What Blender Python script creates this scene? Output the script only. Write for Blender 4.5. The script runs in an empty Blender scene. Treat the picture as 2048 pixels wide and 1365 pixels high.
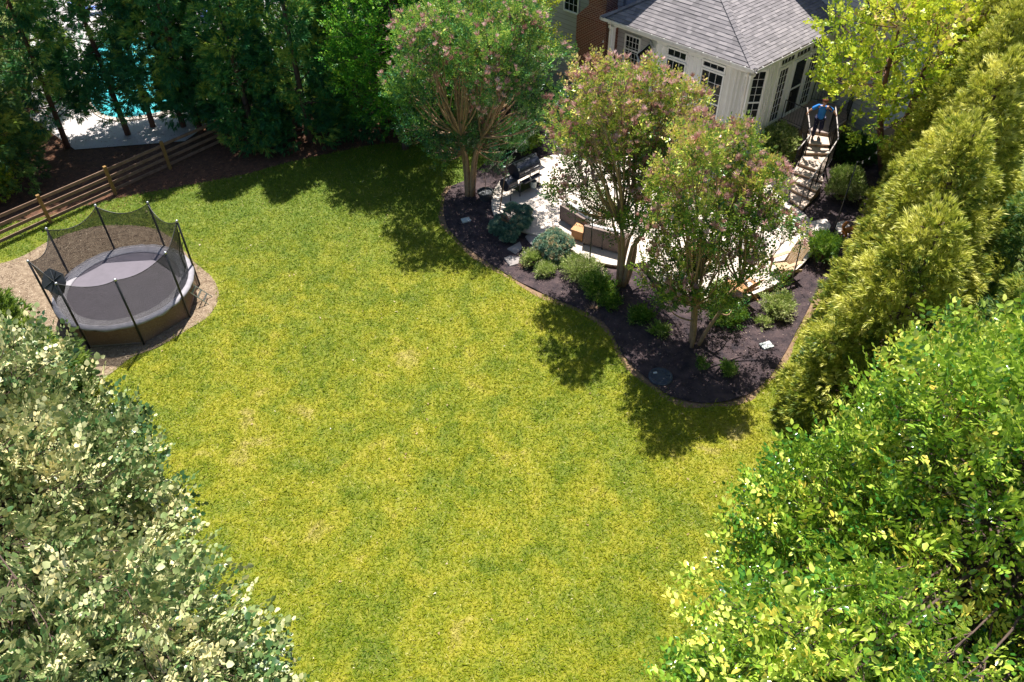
import bpy, bmesh, math, random
import numpy as np
from mathutils import Vector, Matrix
from mathutils.geometry import delaunay_2d_cdt
R = math.radians
random.seed(7)
col = bpy.context.scene.collection
scene = bpy.context.scene

# ------------------------------------------------------------------ camera
F, PIT, ROL, CH = 1593.0, R(43.6), R(-0.55), 18.0      # focal in photo pixels, pitch, roll, height
fw = np.array([0, math.cos(PIT), -math.sin(PIT)]); rt = np.array([1., 0, 0]); up = np.cross(rt, fw)
cr = rt * math.cos(ROL) + up * math.sin(ROL); cu = -rt * math.sin(ROL) + up * math.cos(ROL)
CAM = np.array([0, 0, CH])
cd = bpy.data.cameras.new('camera'); co = bpy.data.objects.new('camera', cd); col.objects.link(co)
cd.sensor_width = 36; cd.lens = F / 2048 * 36; cd.clip_end = 2000; cd.clip_start = .1
mw = Matrix.Identity(4)
for i, a in enumerate((cr, cu, -fw)):
    for j in range(3): mw[j][i] = a[j]
mw[2][3] = CH
co.matrix_world = mw
scene.camera = co
# ------------------------------------------------------------------ light
SUN_EL, SUN_AZ = 67.0, 83.0
w = bpy.data.worlds.new('World'); scene.world = w; w.use_nodes = True
nt = w.node_tree; sky = nt.nodes.new('ShaderNodeTexSky'); sky.sky_type = 'NISHITA'; sky.sun_disc = False
sky.sun_elevation = R(SUN_EL); sky.sun_rotation = R(90 - SUN_AZ); sky.ozone_density = 4.0
bg = nt.nodes['Background']; bg.inputs[1].default_value = 0.075
nt.links.new(sky.outputs[0], bg.inputs[0])
sd = bpy.data.lights.new('sun', 'SUN'); sd.energy = 5.0; sd.angle = R(.5); sd.color = (1, .965, .90)
so = bpy.data.objects.new('sun', sd); col.objects.link(so); so.location = (0, 0, 40)
sv = Vector((math.cos(R(SUN_EL)) * math.cos(R(SUN_AZ)), math.cos(R(SUN_EL)) * math.sin(R(SUN_AZ)), math.sin(R(SUN_EL))))
so.rotation_mode = 'QUATERNION'; so.rotation_quaternion = sv.to_track_quat('Z', 'Y')
scene.view_settings.view_transform = 'Standard'; scene.view_settings.look = 'None'
scene.view_settings.exposure = 1.0; scene.view_settings.gamma = 1.0

def gp(px, py, z=0.):                                   # a point of the photograph put on the level z
    d = fw + cr * (px - 1024) / F + cu * (682.5 - py) / F
    P = CAM + d * ((z - CH) / d[2]); return Vector((P[0], P[1], z))
def onplane(px, py, P0, n):
    d = fw + cr * (px - 1024) / F + cu * (682.5 - py) / F
    t = ((np.array(P0) - CAM) @ np.array(n)) / (d @ np.array(n)); return Vector(CAM + d * t)

# ------------------------------------------------------------------ materials
def newmat(name):
    m = bpy.data.materials.new(name); m.use_nodes = True
    return m, m.node_tree, m.node_tree.nodes['Principled BSDF']
def mixc(nt, a, b, fac, mode='MIX'):
    n = nt.nodes.new('ShaderNodeMix'); n.data_type = 'RGBA'; n.blend_type = mode
    for s, v in ((6, a), (7, b), (0, fac)):
        if hasattr(v, 'links') or isinstance(v, bpy.types.NodeSocket): nt.links.new(v, n.inputs[s])
        elif s == 0: n.inputs[0].default_value = v
        else: n.inputs[s].default_value = (*v, 1)
    return n.outputs[2]
def ramp(nt, fac, stops, interp='LINEAR'):
    n = nt.nodes.new('ShaderNodeValToRGB'); e = n.color_ramp.elements; n.color_ramp.interpolation = interp
    while len(e) < len(stops): e.new(.5)
    for el, (p, c) in zip(e, stops):
        el.position = p; el.color = (*c, 1) if len(c) == 3 else c
    nt.links.new(fac, n.inputs[0]); return n.outputs[0]
def noise(nt, scale, detail=4, rough=.55, vec='pos', dist=0.):
    n = nt.nodes.new('ShaderNodeTexNoise'); n.inputs['Scale'].default_value = scale
    n.inputs['Detail'].default_value = detail; n.inputs['Roughness'].default_value = rough; n.inputs['Distortion'].default_value = dist
    if vec == 'pos':
        g = nt.nodes.new('ShaderNodeNewGeometry'); nt.links.new(g.outputs['Position'], n.inputs['Vector'])
    elif vec == 'obj':
        g = nt.nodes.new('ShaderNodeTexCoord'); nt.links.new(g.outputs['Object'], n.inputs['Vector'])
    elif vec is not None: nt.links.new(vec, n.inputs['Vector'])
    return n.outputs[0]
def bump(nt, bs, h, strength=.5, dist=.02):
    b = nt.nodes.new('ShaderNodeBump'); b.inputs['Strength'].default_value = strength; b.inputs['Distance'].default_value = dist
    nt.links.new(h, b.inputs['Height']); nt.links.new(b.outputs[0], bs.inputs['Normal'])
def attr(nt, name='v'):
    a = nt.nodes.new('ShaderNodeAttribute'); a.attribute_name = name; return a.outputs['Fac']
def M(name, c, rough=.7, c2=None, scale=8., metal=0., bmp=0., spec=.5, bscale=None):
    m, nt, bs = newmat(name)
    bs.inputs['Roughness'].default_value = rough; bs.inputs['Metallic'].default_value = metal
    bs.inputs['Specular IOR Level'].default_value = spec
    if c2 is None: c2 = tuple(x * .8 for x in c)
    f = noise(nt, scale, 5, .6)
    o = ramp(nt, f, [(.3, c), (.7, c2)]); nt.links.new(o, bs.inputs['Base Color'])
    if bmp: bump(nt, bs, noise(nt, bscale or scale * 4, 4, .6), bmp, .02)
    return m
def uv(nt, name='UVMap'):
    u = nt.nodes.new('ShaderNodeUVMap'); u.uv_map = name; return u.outputs[0]
def brickmat(name, c1, c2, mortar, bw, rh, ms, rough=.85, offset=.5, squash=1., bmp=.6, noise_mix=.35):
    m, nt, bs = newmat(name); bs.inputs['Roughness'].default_value = rough
    b = nt.nodes.new('ShaderNodeTexBrick'); nt.links.new(uv(nt), b.inputs[0]); b.offset = offset; b.squash = squash
    for k, v in (('Color1', (*c1, 1)), ('Color2', (*c2, 1)), ('Mortar', (*mortar, 1)), ('Scale', 1.), ('Mortar Size', ms), ('Brick Width', bw), ('Row Height', rh), ('Mortar Smooth', .1)):
        b.inputs[k].default_value = v
    n = noise(nt, 6, 5, .65)
    o = mixc(nt, b.outputs['Color'], ramp(nt, n, [(.3, tuple(x * .55 for x in c1)), (.7, tuple(min(1, x * 1.3) for x in c2))]), noise_mix)
    nt.links.new(o, bs.inputs['Base Color'])
    inv = nt.nodes.new('ShaderNodeMath'); inv.operation = 'SUBTRACT'; inv.inputs[0].default_value = 1; nt.links.new(b.outputs['Fac'], inv.inputs[1])
    bump(nt, bs, inv.outputs[0], bmp, .01); return m
def leafmat(name, stops, trans=.35, tcol=(.35, .5, .02), rough=.45, spec=.4, nscale=.0):
    m, nt, bs = newmat(name); bs.inputs['Roughness'].default_value = rough; bs.inputs['Specular IOR Level'].default_value = spec
    v = attr(nt)
    c = ramp(nt, v, stops)
    nt.links.new(c, bs.inputs['Base Color'])
    t = nt.nodes.new('ShaderNodeBsdfTranslucent'); nt.links.new(mixc(nt, c, tcol, .45), t.inputs[0])
    mx = nt.nodes.new('ShaderNodeMixShader'); mx.inputs[0].default_value = trans
    nt.links.new(bs.outputs[0], mx.inputs[1]); nt.links.new(t.outputs[0], mx.inputs[2])
    nt.links.new(mx.outputs[0], nt.nodes['Material Output'].inputs[0]); return m

# lawn colours are shared by the soil below and the blades on it
def lawnmat(name, blades):
    m, nt, bs = newmat(name); bs.inputs['Roughness'].default_value = .6; bs.inputs['Specular IOR Level'].default_value = .25
    big = noise(nt, .22, 4, .55, dist=.6); mid = noise(nt, 1.1, 5, .65, dist=.5)
    mx = nt.nodes.new('ShaderNodeMath'); mx.operation = 'MULTIPLY_ADD'; nt.links.new(mid, mx.inputs[0]); mx.inputs[1].default_value = .75; mx.inputs[2].default_value = -.14
    ad = nt.nodes.new('ShaderNodeMath'); ad.operation = 'MULTIPLY_ADD'; nt.links.new(big, ad.inputs[0]); ad.inputs[1].default_value = .55; nt.links.new(mx.outputs[0], ad.inputs[2])
    c = ramp(nt, ad.outputs[0], [(.28, (.07, .15, .006)), (.42, (.16, .23, .007)), (.51, (.28, .31, .010)), (.62, (.42, .39, .02)), (.70, (.54, .44, .12)), (.78, (.56, .42, .26))])
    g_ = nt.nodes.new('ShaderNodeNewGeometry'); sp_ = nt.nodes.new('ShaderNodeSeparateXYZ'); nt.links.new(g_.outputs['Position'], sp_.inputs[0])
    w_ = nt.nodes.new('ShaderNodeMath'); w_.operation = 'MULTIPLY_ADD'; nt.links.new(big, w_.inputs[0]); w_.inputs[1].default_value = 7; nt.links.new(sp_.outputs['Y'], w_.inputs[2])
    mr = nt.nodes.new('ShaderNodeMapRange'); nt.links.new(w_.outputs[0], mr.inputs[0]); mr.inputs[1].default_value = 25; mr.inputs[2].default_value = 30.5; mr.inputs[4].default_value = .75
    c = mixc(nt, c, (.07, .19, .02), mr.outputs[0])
    if blades:
        v = attr(nt)
        c = mixc(nt, c, ramp(nt, v, [(0, (.03, .08, .006)), (.3, (.10, .18, .008)), (.6, (.28, .31, .012)), (.85, (.52, .50, .05)), (1, (.85, .74, .36))]), .45)
        nt.links.new(c, bs.inputs['Base Color'])
        t = nt.nodes.new('ShaderNodeBsdfTranslucent'); nt.links.new(c, t.inputs[0])
        ms = nt.nodes.new('ShaderNodeMixShader'); ms.inputs[0].default_value = .35
        nt.links.new(bs.outputs[0], ms.inputs[1]); nt.links.new(t.outputs[0], ms.inputs[2]); nt.links.new(ms.outputs[0], nt.nodes['Material Output'].inputs[0])
    else:
        fine = noise(nt, 22, 5, .7)
        c = mixc(nt, c, ramp(nt, fine, [(.35, (.02, .035, .004)), (.65, (.26, .22, .05))]), .5)
        nt.links.new(c, bs.inputs['Base Color']); bump(nt, bs, fine, .9, .05)
    return m
mt = {}
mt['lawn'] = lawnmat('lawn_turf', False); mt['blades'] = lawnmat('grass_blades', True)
mt['mulch'] = M('dark_mulch', (.012, .008, .013), .95, (.085, .055, .055), 3, bmp=1., bscale=45)
mt['chips'] = M('wood_chips', (.15, .10, .06), .9, (.32, .24, .16), 5, bmp=1., bscale=50)
mt['soil'] = M('pine_straw', (.05, .025, .014), .95, (.16, .07, .035), 5, bmp=1., bscale=40)
mt['far_ground'] = M('far_ground', (.06, .09, .01), .95, (.15, .17, .03), .4, bmp=.5)
mt['mulch_bit'] = leafmat('mulch_bits', [(0, (.008, .006, .012)), (.45, (.05, .03, .035)), (.8, (.16, .105, .095)), (1, (.42, .32, .26))], 0, rough=.9)
mt['chip_bit'] = leafmat('chip_bits', [(0, (.07, .04, .025)), (.5, (.28, .19, .12)), (1, (.62, .50, .36))], 0, rough=.9)
mt['straw_bit'] = leafmat('straw_bits', [(0, (.06, .025, .01)), (.6, (.22, .09, .04)), (1, (.5, .26, .14))], 0, rough=.9)
mt['edge'] = M('bare_soil_edge', (.28, .18, .10), .95, (.14, .08, .05), 6, bmp=.8)
mt['patio'] = M('patio_stone', (.62, .54, .47), .75, (.44, .37, .31), 1.6, bmp=.3)
def patiomat():
    m, nt, bs = newmat('patio_flags'); bs.inputs['Roughness'].default_value = .8
    b = nt.nodes.new('ShaderNodeTexBrick'); nt.links.new(uv(nt), b.inputs[0])
    for k, v in (('Color1', (.66, .57, .49, 1)), ('Color2', (.55, .47, .40, 1)), ('Mortar', (.34, .28, .24, 1)), ('Scale', 1.), ('Mortar Size', .008), ('Brick Width', .75), ('Row Height', .5)): b.inputs[k].default_value = v
    nt.links.new(mixc(nt, b.outputs[0], ramp(nt, noise(nt, 3, 6, .65), [(.3, (.42, .34, .29)), (.7, (.72, .62, .54))]), .4), bs.inputs['Base Color'])
    bump(nt, bs, noise(nt, 30, 4), .3, .01); return m
mt['flags'] = patiomat()
mt['wallstone'] = brickmat('stacked_stone', (.30, .18, .10), (.46, .31, .19), (.10, .07, .05), .34, .13, .012, noise_mix=.3)
mt['brick'] = brickmat('red_brick', (.16, .035, .022), (.10, .024, .018), (.36, .25, .19), .215, .075, .011, noise_mix=.12)
mt['paintbrick'] = brickmat('painted_block', (.34, .32, .33), (.40, .38, .38), (.25, .24, .25), .215, .075, .006, noise_mix=.1, bmp=.3)
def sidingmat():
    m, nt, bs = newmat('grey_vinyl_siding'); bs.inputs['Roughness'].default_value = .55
    nt.links.new(mixc(nt, ramp(nt, attr(nt), [(.2, (.10, .095, .11)), (.4, (.43, .42, .45))]), ramp(nt, noise(nt, 1.5, 4), [(.3, (.36, .35, .38)), (.7, (.46, .45, .48))]), .25), bs.inputs['Base Color']); return m  # low v picks the dark tone of the painted lap shadow lines
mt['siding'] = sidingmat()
mt['white'] = M('white_painted_wood', (.80, .81, .83), .5, (.73, .74, .77), 3)
mt['metal_white'] = M('white_gutter', (.74, .73, .71), .35, (.6, .56, .52), 5)
mt['cream'] = M('cream_trim', (.72, .65, .55), .6, (.66, .58, .48), 2)
mt['tan_block'] = M('tan_foundation', (.34, .22, .12), .8, (.28, .18, .10), 3, bmp=.3)
def glassmat():
    m, nt, bs = newmat('dark_window_glass'); bs.inputs['Base Color'].default_value = (.012, .016, .018, 1)
    bs.inputs['Roughness'].default_value = .04; bs.inputs['Specular IOR Level'].default_value = .22
    bump(nt, bs, noise(nt, 1.4, 2), .05, .02); return m
mt['glass'] = glassmat()
mt['dark'] = M('dark_interior', (.02, .02, .02), .8)
mt['black'] = M('black_powder_coat', (.014, .014, .016), .45, (.03, .03, .033), 20)
mt['grill'] = M('black_grill_enamel', (.012, .014, .024), .3, (.03, .034, .05), 12)
mt['steel'] = M('brushed_steel', (.6, .6, .6), .35, (.5, .5, .5), 30, metal=.9)
mt['handrail'] = M('grey_painted_handrail', (.50, .44, .41), .45, (.42, .36, .33), 10)
mt['tread'] = M('stone_tread', (.60, .47, .38), .8, (.46, .35, .27), 5, bmp=.4)
mt['deckfloor'] = M('landing_flagstone', (.36, .28, .25), .85, (.28, .22, .20), 5, bmp=.3)
mt['fencewood'] = M('weathered_fence_rail', (.27, .17, .115), .85, (.17, .10, .065), 4, bmp=.5)
mt['fencepost'] = M('yellowish_fence_post', (.30, .17, .05), .85, (.22, .12, .04), 6, bmp=.5)
mt['teak'] = M('tan_teak_boards', (.50, .35, .20), .7, (.40, .27, .15), 6)
mt['wood_orange'] = M('orange_teak', (.50, .24, .09), .6, (.38, .17, .06), 6)
mt['cushion'] = M('white_seat_cushion', (.74, .71, .68), .9, (.66, .63, .61), 3, bmp=.2)
mt['pot'] = M('dark_grey_pot', (.035, .04, .045), .5, (.06, .065, .07), 10)
mt['plate'] = M('pale_plastic_lid', (.56, .58, .56), .6, (.48, .5, .48), 9)
mt['lid_dark'] = M('dark_septic_lid', (.035, .045, .06), .7, (.06, .07, .085), 8, bmp=.5)
mt['stone'] = M('grey_flagstone', (.34, .30, .28), .85, (.24, .21, .20), 6, bmp=.5)
mt['stone_pale'] = M('pale_flagstone', (.66, .58, .52), .85, (.52, .45, .40), 5, bmp=.4)
mt['bucket'] = M('pale_metal_bucket', (.36, .42, .42), .4, (.28, .33, .33), 6)
mt['bulb'] = M('clear_bulb_glass', (.62, .6, .56), .2)
mt['bark_crape'] = M('smooth_tan_bark', (.42, .27, .15), .75, (.24, .155, .095), 7, bmp=.4, bscale=20)
mt['bark_dark'] = M('dark_furrowed_bark', (.07, .045, .035), .9, (.13, .08, .06), 6, bmp=.8, bscale=25)
mt['bark_red'] = M('reddish_bark', (.19, .09, .05), .9, (.10, .05, .035), 6, bmp=.8, bscale=20)
mt['twig'] = M('brown_twig', (.16, .09, .05), .85, (.24, .15, .09), 10)
mt['pool_shell'] = M('pool_plaster', (.5, .62, .62), .7)
def watermat():
    m, nt, bs = newmat('pool_water'); bs.inputs['Roughness'].default_value = .06
    nt.links.new(ramp(nt, noise(nt, 1.2, 3), [(.35, (.035, .36, .40)), (.7, (.09, .50, .52))]), bs.inputs['Base Color'])
    bump(nt, bs, noise(nt, 3, 3), .15, .05); return m
mt['water'] = watermat()
mt['pooldeck'] = M('pale_pool_deck', (.60, .55, .53), .8, (.5, .45, .44), 1.5)
def shinglemat():
    m, nt, bs = newmat('grey_brown_shingles'); bs.inputs['Roughness'].default_value = .92; bs.inputs['Specular IOR Level'].default_value = .15
    c = ramp(nt, attr(nt), [(0, (.14, .128, .13)), (.5, (.21, .19, .195)), (1, (.30, .27, .27))])
    c = mixc(nt, c, ramp(nt, noise(nt, 60, 3, .7), [(.3, (.11, .10, .105)), (.7, (.30, .275, .28))]), .35)
    nt.links.new(c, bs.inputs['Base Color']); bump(nt, bs, noise(nt, 90, 2), .4, .005); return m
mt['shingle'] = shinglemat()
def netmat(wa=.3, wb=.62):
    m, nt, bs = newmat('black_mesh_net'); bs.inputs['Base Color'].default_value = (.02, .02, .024, 1); bs.inputs['Roughness'].default_value = .7
    sp = nt.nodes.new('ShaderNodeSeparateXYZ'); nt.links.new(uv(nt, 'NetUV'), sp.inputs[0])
    outs = []
    for i, wd in ((0, wa), (1, wb)):
        mu = nt.nodes.new('ShaderNodeMath'); mu.operation = 'MULTIPLY'; mu.inputs[1].default_value = 1 / .034; nt.links.new(sp.outputs[i], mu.inputs[0])
        fr = nt.nodes.new('ShaderNodeMath'); fr.operation = 'FRACT'; nt.links.new(mu.outputs[0], fr.inputs[0])
        lt = nt.nodes.new('ShaderNodeMath'); lt.operation = 'LESS_THAN'; lt.inputs[1].default_value = wd; nt.links.new(fr.outputs[0], lt.inputs[0]); outs.append(lt.outputs[0])
    mxm = nt.nodes.new('ShaderNodeMath'); mxm.operation = 'MAXIMUM'; nt.links.new(outs[0], mxm.inputs[0]); nt.links.new(outs[1], mxm.inputs[1])
    tr = nt.nodes.new('ShaderNodeBsdfTransparent'); ms = nt.nodes.new('ShaderNodeMixShader')
    nt.links.new(mxm.outputs[0], ms.inputs[0]); nt.links.new(tr.outputs[0], ms.inputs[1]); nt.links.new(bs.outputs[0], ms.inputs[2])
    nt.links.new(ms.outputs[0], nt.nodes['Material Output'].inputs[0]); return m
mt['net'] = netmat()
mt['skirt'] = netmat(.3, .35); mt['skirt'].name = 'brown_mesh_skirt'
mt['skirt'].node_tree.nodes['Principled BSDF'].inputs['Base Color'].default_value = (.30, .18, .13, 1)
mt['pad'] = M('grey_trampoline_pad', (.29, .27, .29), .6, (.21, .195, .215), 5, bmp=.3, bscale=8)
mt['jumpmat'] = M('woven_jump_mat', (.115, .10, .12), .7, (.14, .12, .145), 3)
mt['skin'] = M('skin', (.50, .27, .17), .6, (.46, .24, .15), 10)
mt['shirt'] = M('bright_blue_cotton', (.02, .20, .62), .85, (.015, .16, .52), 8)
def pantsmat():
    m, nt, bs = newmat('navy_patterned_cotton'); bs.inputs['Roughness'].default_value = .9
    v = nt.nodes.new('ShaderNodeTexVoronoi'); v.inputs['Scale'].default_value = 17
    g = nt.nodes.new('ShaderNodeNewGeometry'); nt.links.new(g.outputs['Position'], v.inputs['Vector'])
    nt.links.new(ramp(nt, v.outputs['Distance'], [(.13, (.45, .42, .5)), (.19, (.012, .012, .04))]), bs.inputs['Base Color']); return m
mt['pants'] = pantsmat()
mt['hair'] = M('red_brown_hair', (.20, .05, .02), .7)
mt['shoe'] = M('dark_shoe', (.01, .01, .015), .6)
mt['dogfur'] = M('golden_red_fur', (.50, .19, .05), .9, (.36, .12, .03), 14, bmp=.9, bscale=60)
# foliage
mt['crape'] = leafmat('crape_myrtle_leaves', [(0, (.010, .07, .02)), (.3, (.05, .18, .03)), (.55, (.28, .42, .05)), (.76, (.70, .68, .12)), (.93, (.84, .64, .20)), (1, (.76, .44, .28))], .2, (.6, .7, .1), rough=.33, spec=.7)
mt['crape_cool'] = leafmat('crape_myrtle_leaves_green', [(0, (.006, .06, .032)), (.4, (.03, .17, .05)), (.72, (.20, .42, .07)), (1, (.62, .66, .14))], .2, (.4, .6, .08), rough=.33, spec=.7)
mt['bloom'] = leafmat('faded_pink_seed_heads', [(0, (.32, .16, .12)), (.5, (.62, .38, .33)), (1, (.84, .62, .58))], .15, (.8, .4, .35), rough=.85)
mt['cryp'] = leafmat('golden_green_cryptomeria', [(0, (.02, .07, .012)), (.3, (.12, .19, .02)), (.58, (.45, .46, .05)), (1, (.90, .84, .26))], .22, (.8, .85, .1), rough=.5)
mt['dark_conifer'] = leafmat('dark_green_conifer', [(0, (.010, .07, .035)), (.4, (.03, .17, .07)), (.75, (.13, .32, .08)), (1, (.55, .60, .10))], .35, (.2, .5, .08), rough=.45)
mt['olive_conifer'] = leafmat('olive_green_conifer', [(0, (.015, .07, .03)), (.45, (.06, .18, .045)), (.8, (.27, .36, .06)), (1, (.62, .60, .12))], .35, (.5, .6, .08), rough=.5)
mt['arbor'] = leafmat('arborvitae_sprays', [(0, (.05, .12, .035)), (.5, (.16, .26, .06)), (1, (.42, .48, .12))], .35, rough=.45)
mt['pear'] = leafmat('glossy_pear_leaves', [(0, (.012, .09, .02)), (.32, (.07, .21, .025)), (.6, (.32, .47, .04)), (.92, (.74, .80, .18)), (1, (.78, .62, .10))], .25, (.6, .8, .06), rough=.2, spec=.8)
mt['linden'] = leafmat('greygreen_linden_leaves', [(0, (.012, .06, .018)), (.32, (.07, .15, .045)), (.6, (.27, .33, .12)), (.85, (.70, .67, .36)), (1, (.86, .74, .36))], .12, (.6, .65, .2), rough=.33, spec=.6)
mt['redbud'] = leafmat('yellowgreen_redbud_leaves', [(0, (.04, .13, .015)), (.35, (.18, .32, .025)), (.65, (.50, .58, .035)), (.93, (.80, .76, .10)), (1, (.6, .40, .18))], .3, (.8, .85, .05), rough=.4)
mt['bright'] = leafmat('bright_green_leaves', [(0, (.012, .09, .012)), (.5, (.07, .28, .028)), (.85, (.34, .56, .05)), (1, (.6, .68, .12))], .35, (.3, .7, .05), rough=.4)
mt['spruce'] = leafmat('blue_spruce_needles', [(0, (.04, .12, .10)), (.5, (.16, .30, .22)), (.85, (.42, .56, .36)), (1, (.7, .5, .30))], .15, (.2, .3, .2), rough=.5)
mt['bush'] = leafmat('shrub_leaves', [(0, (.03, .11, .018)), (.5, (.12, .25, .035)), (.85, (.34, .46, .09)), (1, (.62, .62, .24))], .38, rough=.4)
mt['varieg'] = leafmat('variegated_leaves', [(0, (.08, .16, .03)), (.5, (.32, .40, .12)), (1, (.72, .70, .36))], .35, rough=.4)
mt['juniper'] = leafmat('deep_green_juniper', [(0, (.008, .05, .012)), (.6, (.03, .12, .02)), (1, (.08, .2, .03))], .2, rough=.5)
mt['redleaf'] = leafmat('bronze_red_leaves', [(0, (.10, .05, .02)), (.5, (.22, .14, .05)), (1, (.45, .33, .16))], .3, rough=.5)
mt['straw'] = leafmat('dry_straw_blades', [(0, (.22, .11, .07)), (1, (.5, .33, .22))], .2, rough=.8)

# ------------------------------------------------------------------ things and meshes
ROOT = {}
def tag(o, label=None, cat=None, group=None, kind=None):
    if label: o['label'] = label
    if cat: o['category'] = cat
    if group: o['group'] = group
    if kind: o['kind'] = kind
    return o
def thing(name, label, cat, loc=(0, 0, 0), group=None):
    o = bpy.data.objects.new(name, None); col.objects.link(o); o.location = loc; o.empty_display_size = .3
    ROOT[o] = Vector(loc); return tag(o, label, cat, group)
def link(name, me, mat, parent=None):
    o = bpy.data.objects.new(name, me); col.objects.link(o)
    if mat: me.materials.append(mat)
    if parent is not None: o.parent = parent; ROOT[o] = ROOT[parent]
    else: ROOT[o] = Vector((0, 0, 0))
    return o
def copy_tree(o, parent=None):
    c = o.copy(); col.objects.link(c)
    if parent is not None: c.parent = parent
    for ch in list(o.children): copy_tree(ch, c)
    return c
def np_mesh(name, V, T, val=None):
    V = np.asarray(V, np.float32); T = np.asarray(T, np.int32)
    me = bpy.data.meshes.new(name); me.vertices.add(len(V)); me.vertices.foreach_set('co', V.ravel())
    me.loops.add(T.size); me.loops.foreach_set('vertex_index', T.ravel())
    me.polygons.add(len(T)); me.polygons.foreach_set('loop_start', np.arange(0, T.size, T.shape[1], dtype=np.int32))
    me.update(calc_edges=True); me.validate()
    if val is not None:
        a = me.attributes.new('v', 'FLOAT', 'POINT'); a.data.foreach_set('value', np.asarray(val, np.float32))
    return me
class MB:
    def __init__(s): s.v = []; s.f = []; s.a = []; s.c = 0.
    def add(s, vs, fs, a=None):
        n = len(s.v); s.v += [tuple(v) for v in vs]; s.f += [tuple(i + n for i in f) for f in fs]; s.a += [s.c if a is None else a] * len(vs); return s
    def obb(s, P, U, V, W):
        P, U, V, W = map(Vector, (P, U, V, W))
        if U.cross(V).dot(W) < 0: U, V = V, U
        c = [P, P + U, P + U + V, P + V]; c += [q + W for q in c]
        return s.add(c, [(3, 2, 1, 0), (4, 5, 6, 7), (0, 1, 5, 4), (1, 2, 6, 5), (2, 3, 7, 6), (3, 0, 4, 7)])
    def box(s, c, d, rz=0):
        U = Vector((math.cos(rz), math.sin(rz), 0)) * d[0]; V = Vector((-math.sin(rz), math.cos(rz), 0)) * d[1]; W = Vector((0, 0, d[2]))
        return s.obb(Vector(c) - U / 2 - V / 2 - W / 2, U, V, W)
    def path(s, pts, rad, n=6, caps=True):
        pts = [Vector(p) for p in pts]
        if not hasattr(rad, '__len__'): rad = [rad] * len(pts)
        vs = []; prev = None
        for i, p in enumerate(pts):
            d = (pts[min(i + 1, len(pts) - 1)] - pts[max(i - 1, 0)]).normalized()
            if prev is None: x = d.orthogonal().normalized()
            else: x = (prev - d * prev.dot(d)); x = x.normalized() if x.length > 1e-6 else d.orthogonal().normalized()
            prev = x; y = d.cross(x)
            for k in range(n):
                a = 2 * math.pi * k / n; vs.append(p + (x * math.cos(a) + y * math.sin(a)) * rad[i])
        fs = []
        for i in range(len(pts) - 1):
            for k in range(n):
                a, b = i * n + k, i * n + (k + 1) % n; fs.append((a, b, b + n, a + n))
        if caps: fs.append(tuple(range(n))[::-1]); fs.append(tuple((len(pts) - 1) * n + k for k in range(n)))
        return s.add(vs, fs)
    def lathe(s, c, prof, n=24):
        c = Vector(c); vs = []; fs = []
        for r, z in prof:
            for k in range(n):
                a = 2 * math.pi * k / n; vs.append(c + Vector((r * math.cos(a), r * math.sin(a), z)))
        for i in range(len(prof) - 1):
            for k in range(n):
                a, b = i * n + k, i * n + (k + 1) % n; fs.append((a, b, b + n, a + n))
        return s.add(vs, fs)
    def prism(s, poly, z0, z1):
        n = len(poly); ar = sum(poly[i][0] * poly[(i + 1) % n][1] - poly[(i + 1) % n][0] * poly[i][1] for i in range(n))
        if ar < 0: poly = poly[::-1]
        vs = [(p[0], p[1], z0) for p in poly] + [(p[0], p[1], z1) for p in poly]
        return s.add(vs, [tuple(range(n))[::-1], tuple(range(n, 2 * n))] + [(i, (i + 1) % n, (i + 1) % n + n, i + n) for i in range(n)])
    def sphere(s, c, r, n=10, m=7):
        if not hasattr(r, '__len__'): r = (r, r, r)
        vs = [(c[0], c[1], c[2] - r[2])]; fs = []
        for i in range(1, m):
            t = math.pi * i / m
            for k in range(n): vs.append((c[0] + r[0] * math.sin(t) * math.cos(2 * math.pi * k / n), c[1] + r[1] * math.sin(t) * math.sin(2 * math.pi * k / n), c[2] - r[2] * math.cos(t)))
        vs.append((c[0], c[1], c[2] + r[2])); L = len(vs) - 1
        for k in range(n): fs.append((0, 1 + (k + 1) % n, 1 + k)); fs.append((L, L - n + k, L - n + (k + 1) % n))
        for i in range(m - 2):
            for k in range(n):
                a, b = 1 + i * n + k, 1 + i * n + (k + 1) % n; fs.append((a, b, b + n, a + n))
        return s.add(vs, fs)
    def build(s, name, mat, parent=None, smooth=False, bevel=0, loc=None):
        off = ROOT[parent] if parent is not None else Vector((0, 0, 0))
        me = bpy.data.meshes.new(name); me.from_pydata([(v[0] - off[0], v[1] - off[1], v[2] - off[2]) for v in s.v], [], s.f); me.update()
        ul = me.uv_layers.new(name='UVMap'); data = np.zeros(len(me.loops) * 2, np.float32)
        for p in me.polygons:
            n = p.normal
            if abs(n.z) > .9: U, V = Vector((1, 0, 0)), Vector((0, 1, 0))
            else: U = Vector((0, 0, 1)).cross(n).normalized(); V = n.cross(U)
            for li in p.loop_indices:
                q = Vector(s.v[me.loops[li].vertex_index]); data[2 * li] = q.dot(U); data[2 * li + 1] = q.dot(V)
        ul.data.foreach_set('uv', data)
        a = me.attributes.new('v', 'FLOAT', 'POINT'); a.data.foreach_set('value', np.array(s.a, np.float32))
        if smooth: me.polygons.foreach_set('use_smooth', [True] * len(me.polygons))
        o = link(name, me, mat, parent)
        if bevel:
            b = o.modifiers.new('bevel', 'BEVEL'); b.width = bevel; b.segments = 2; b.limit_method = 'ANGLE'
        return o

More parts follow.
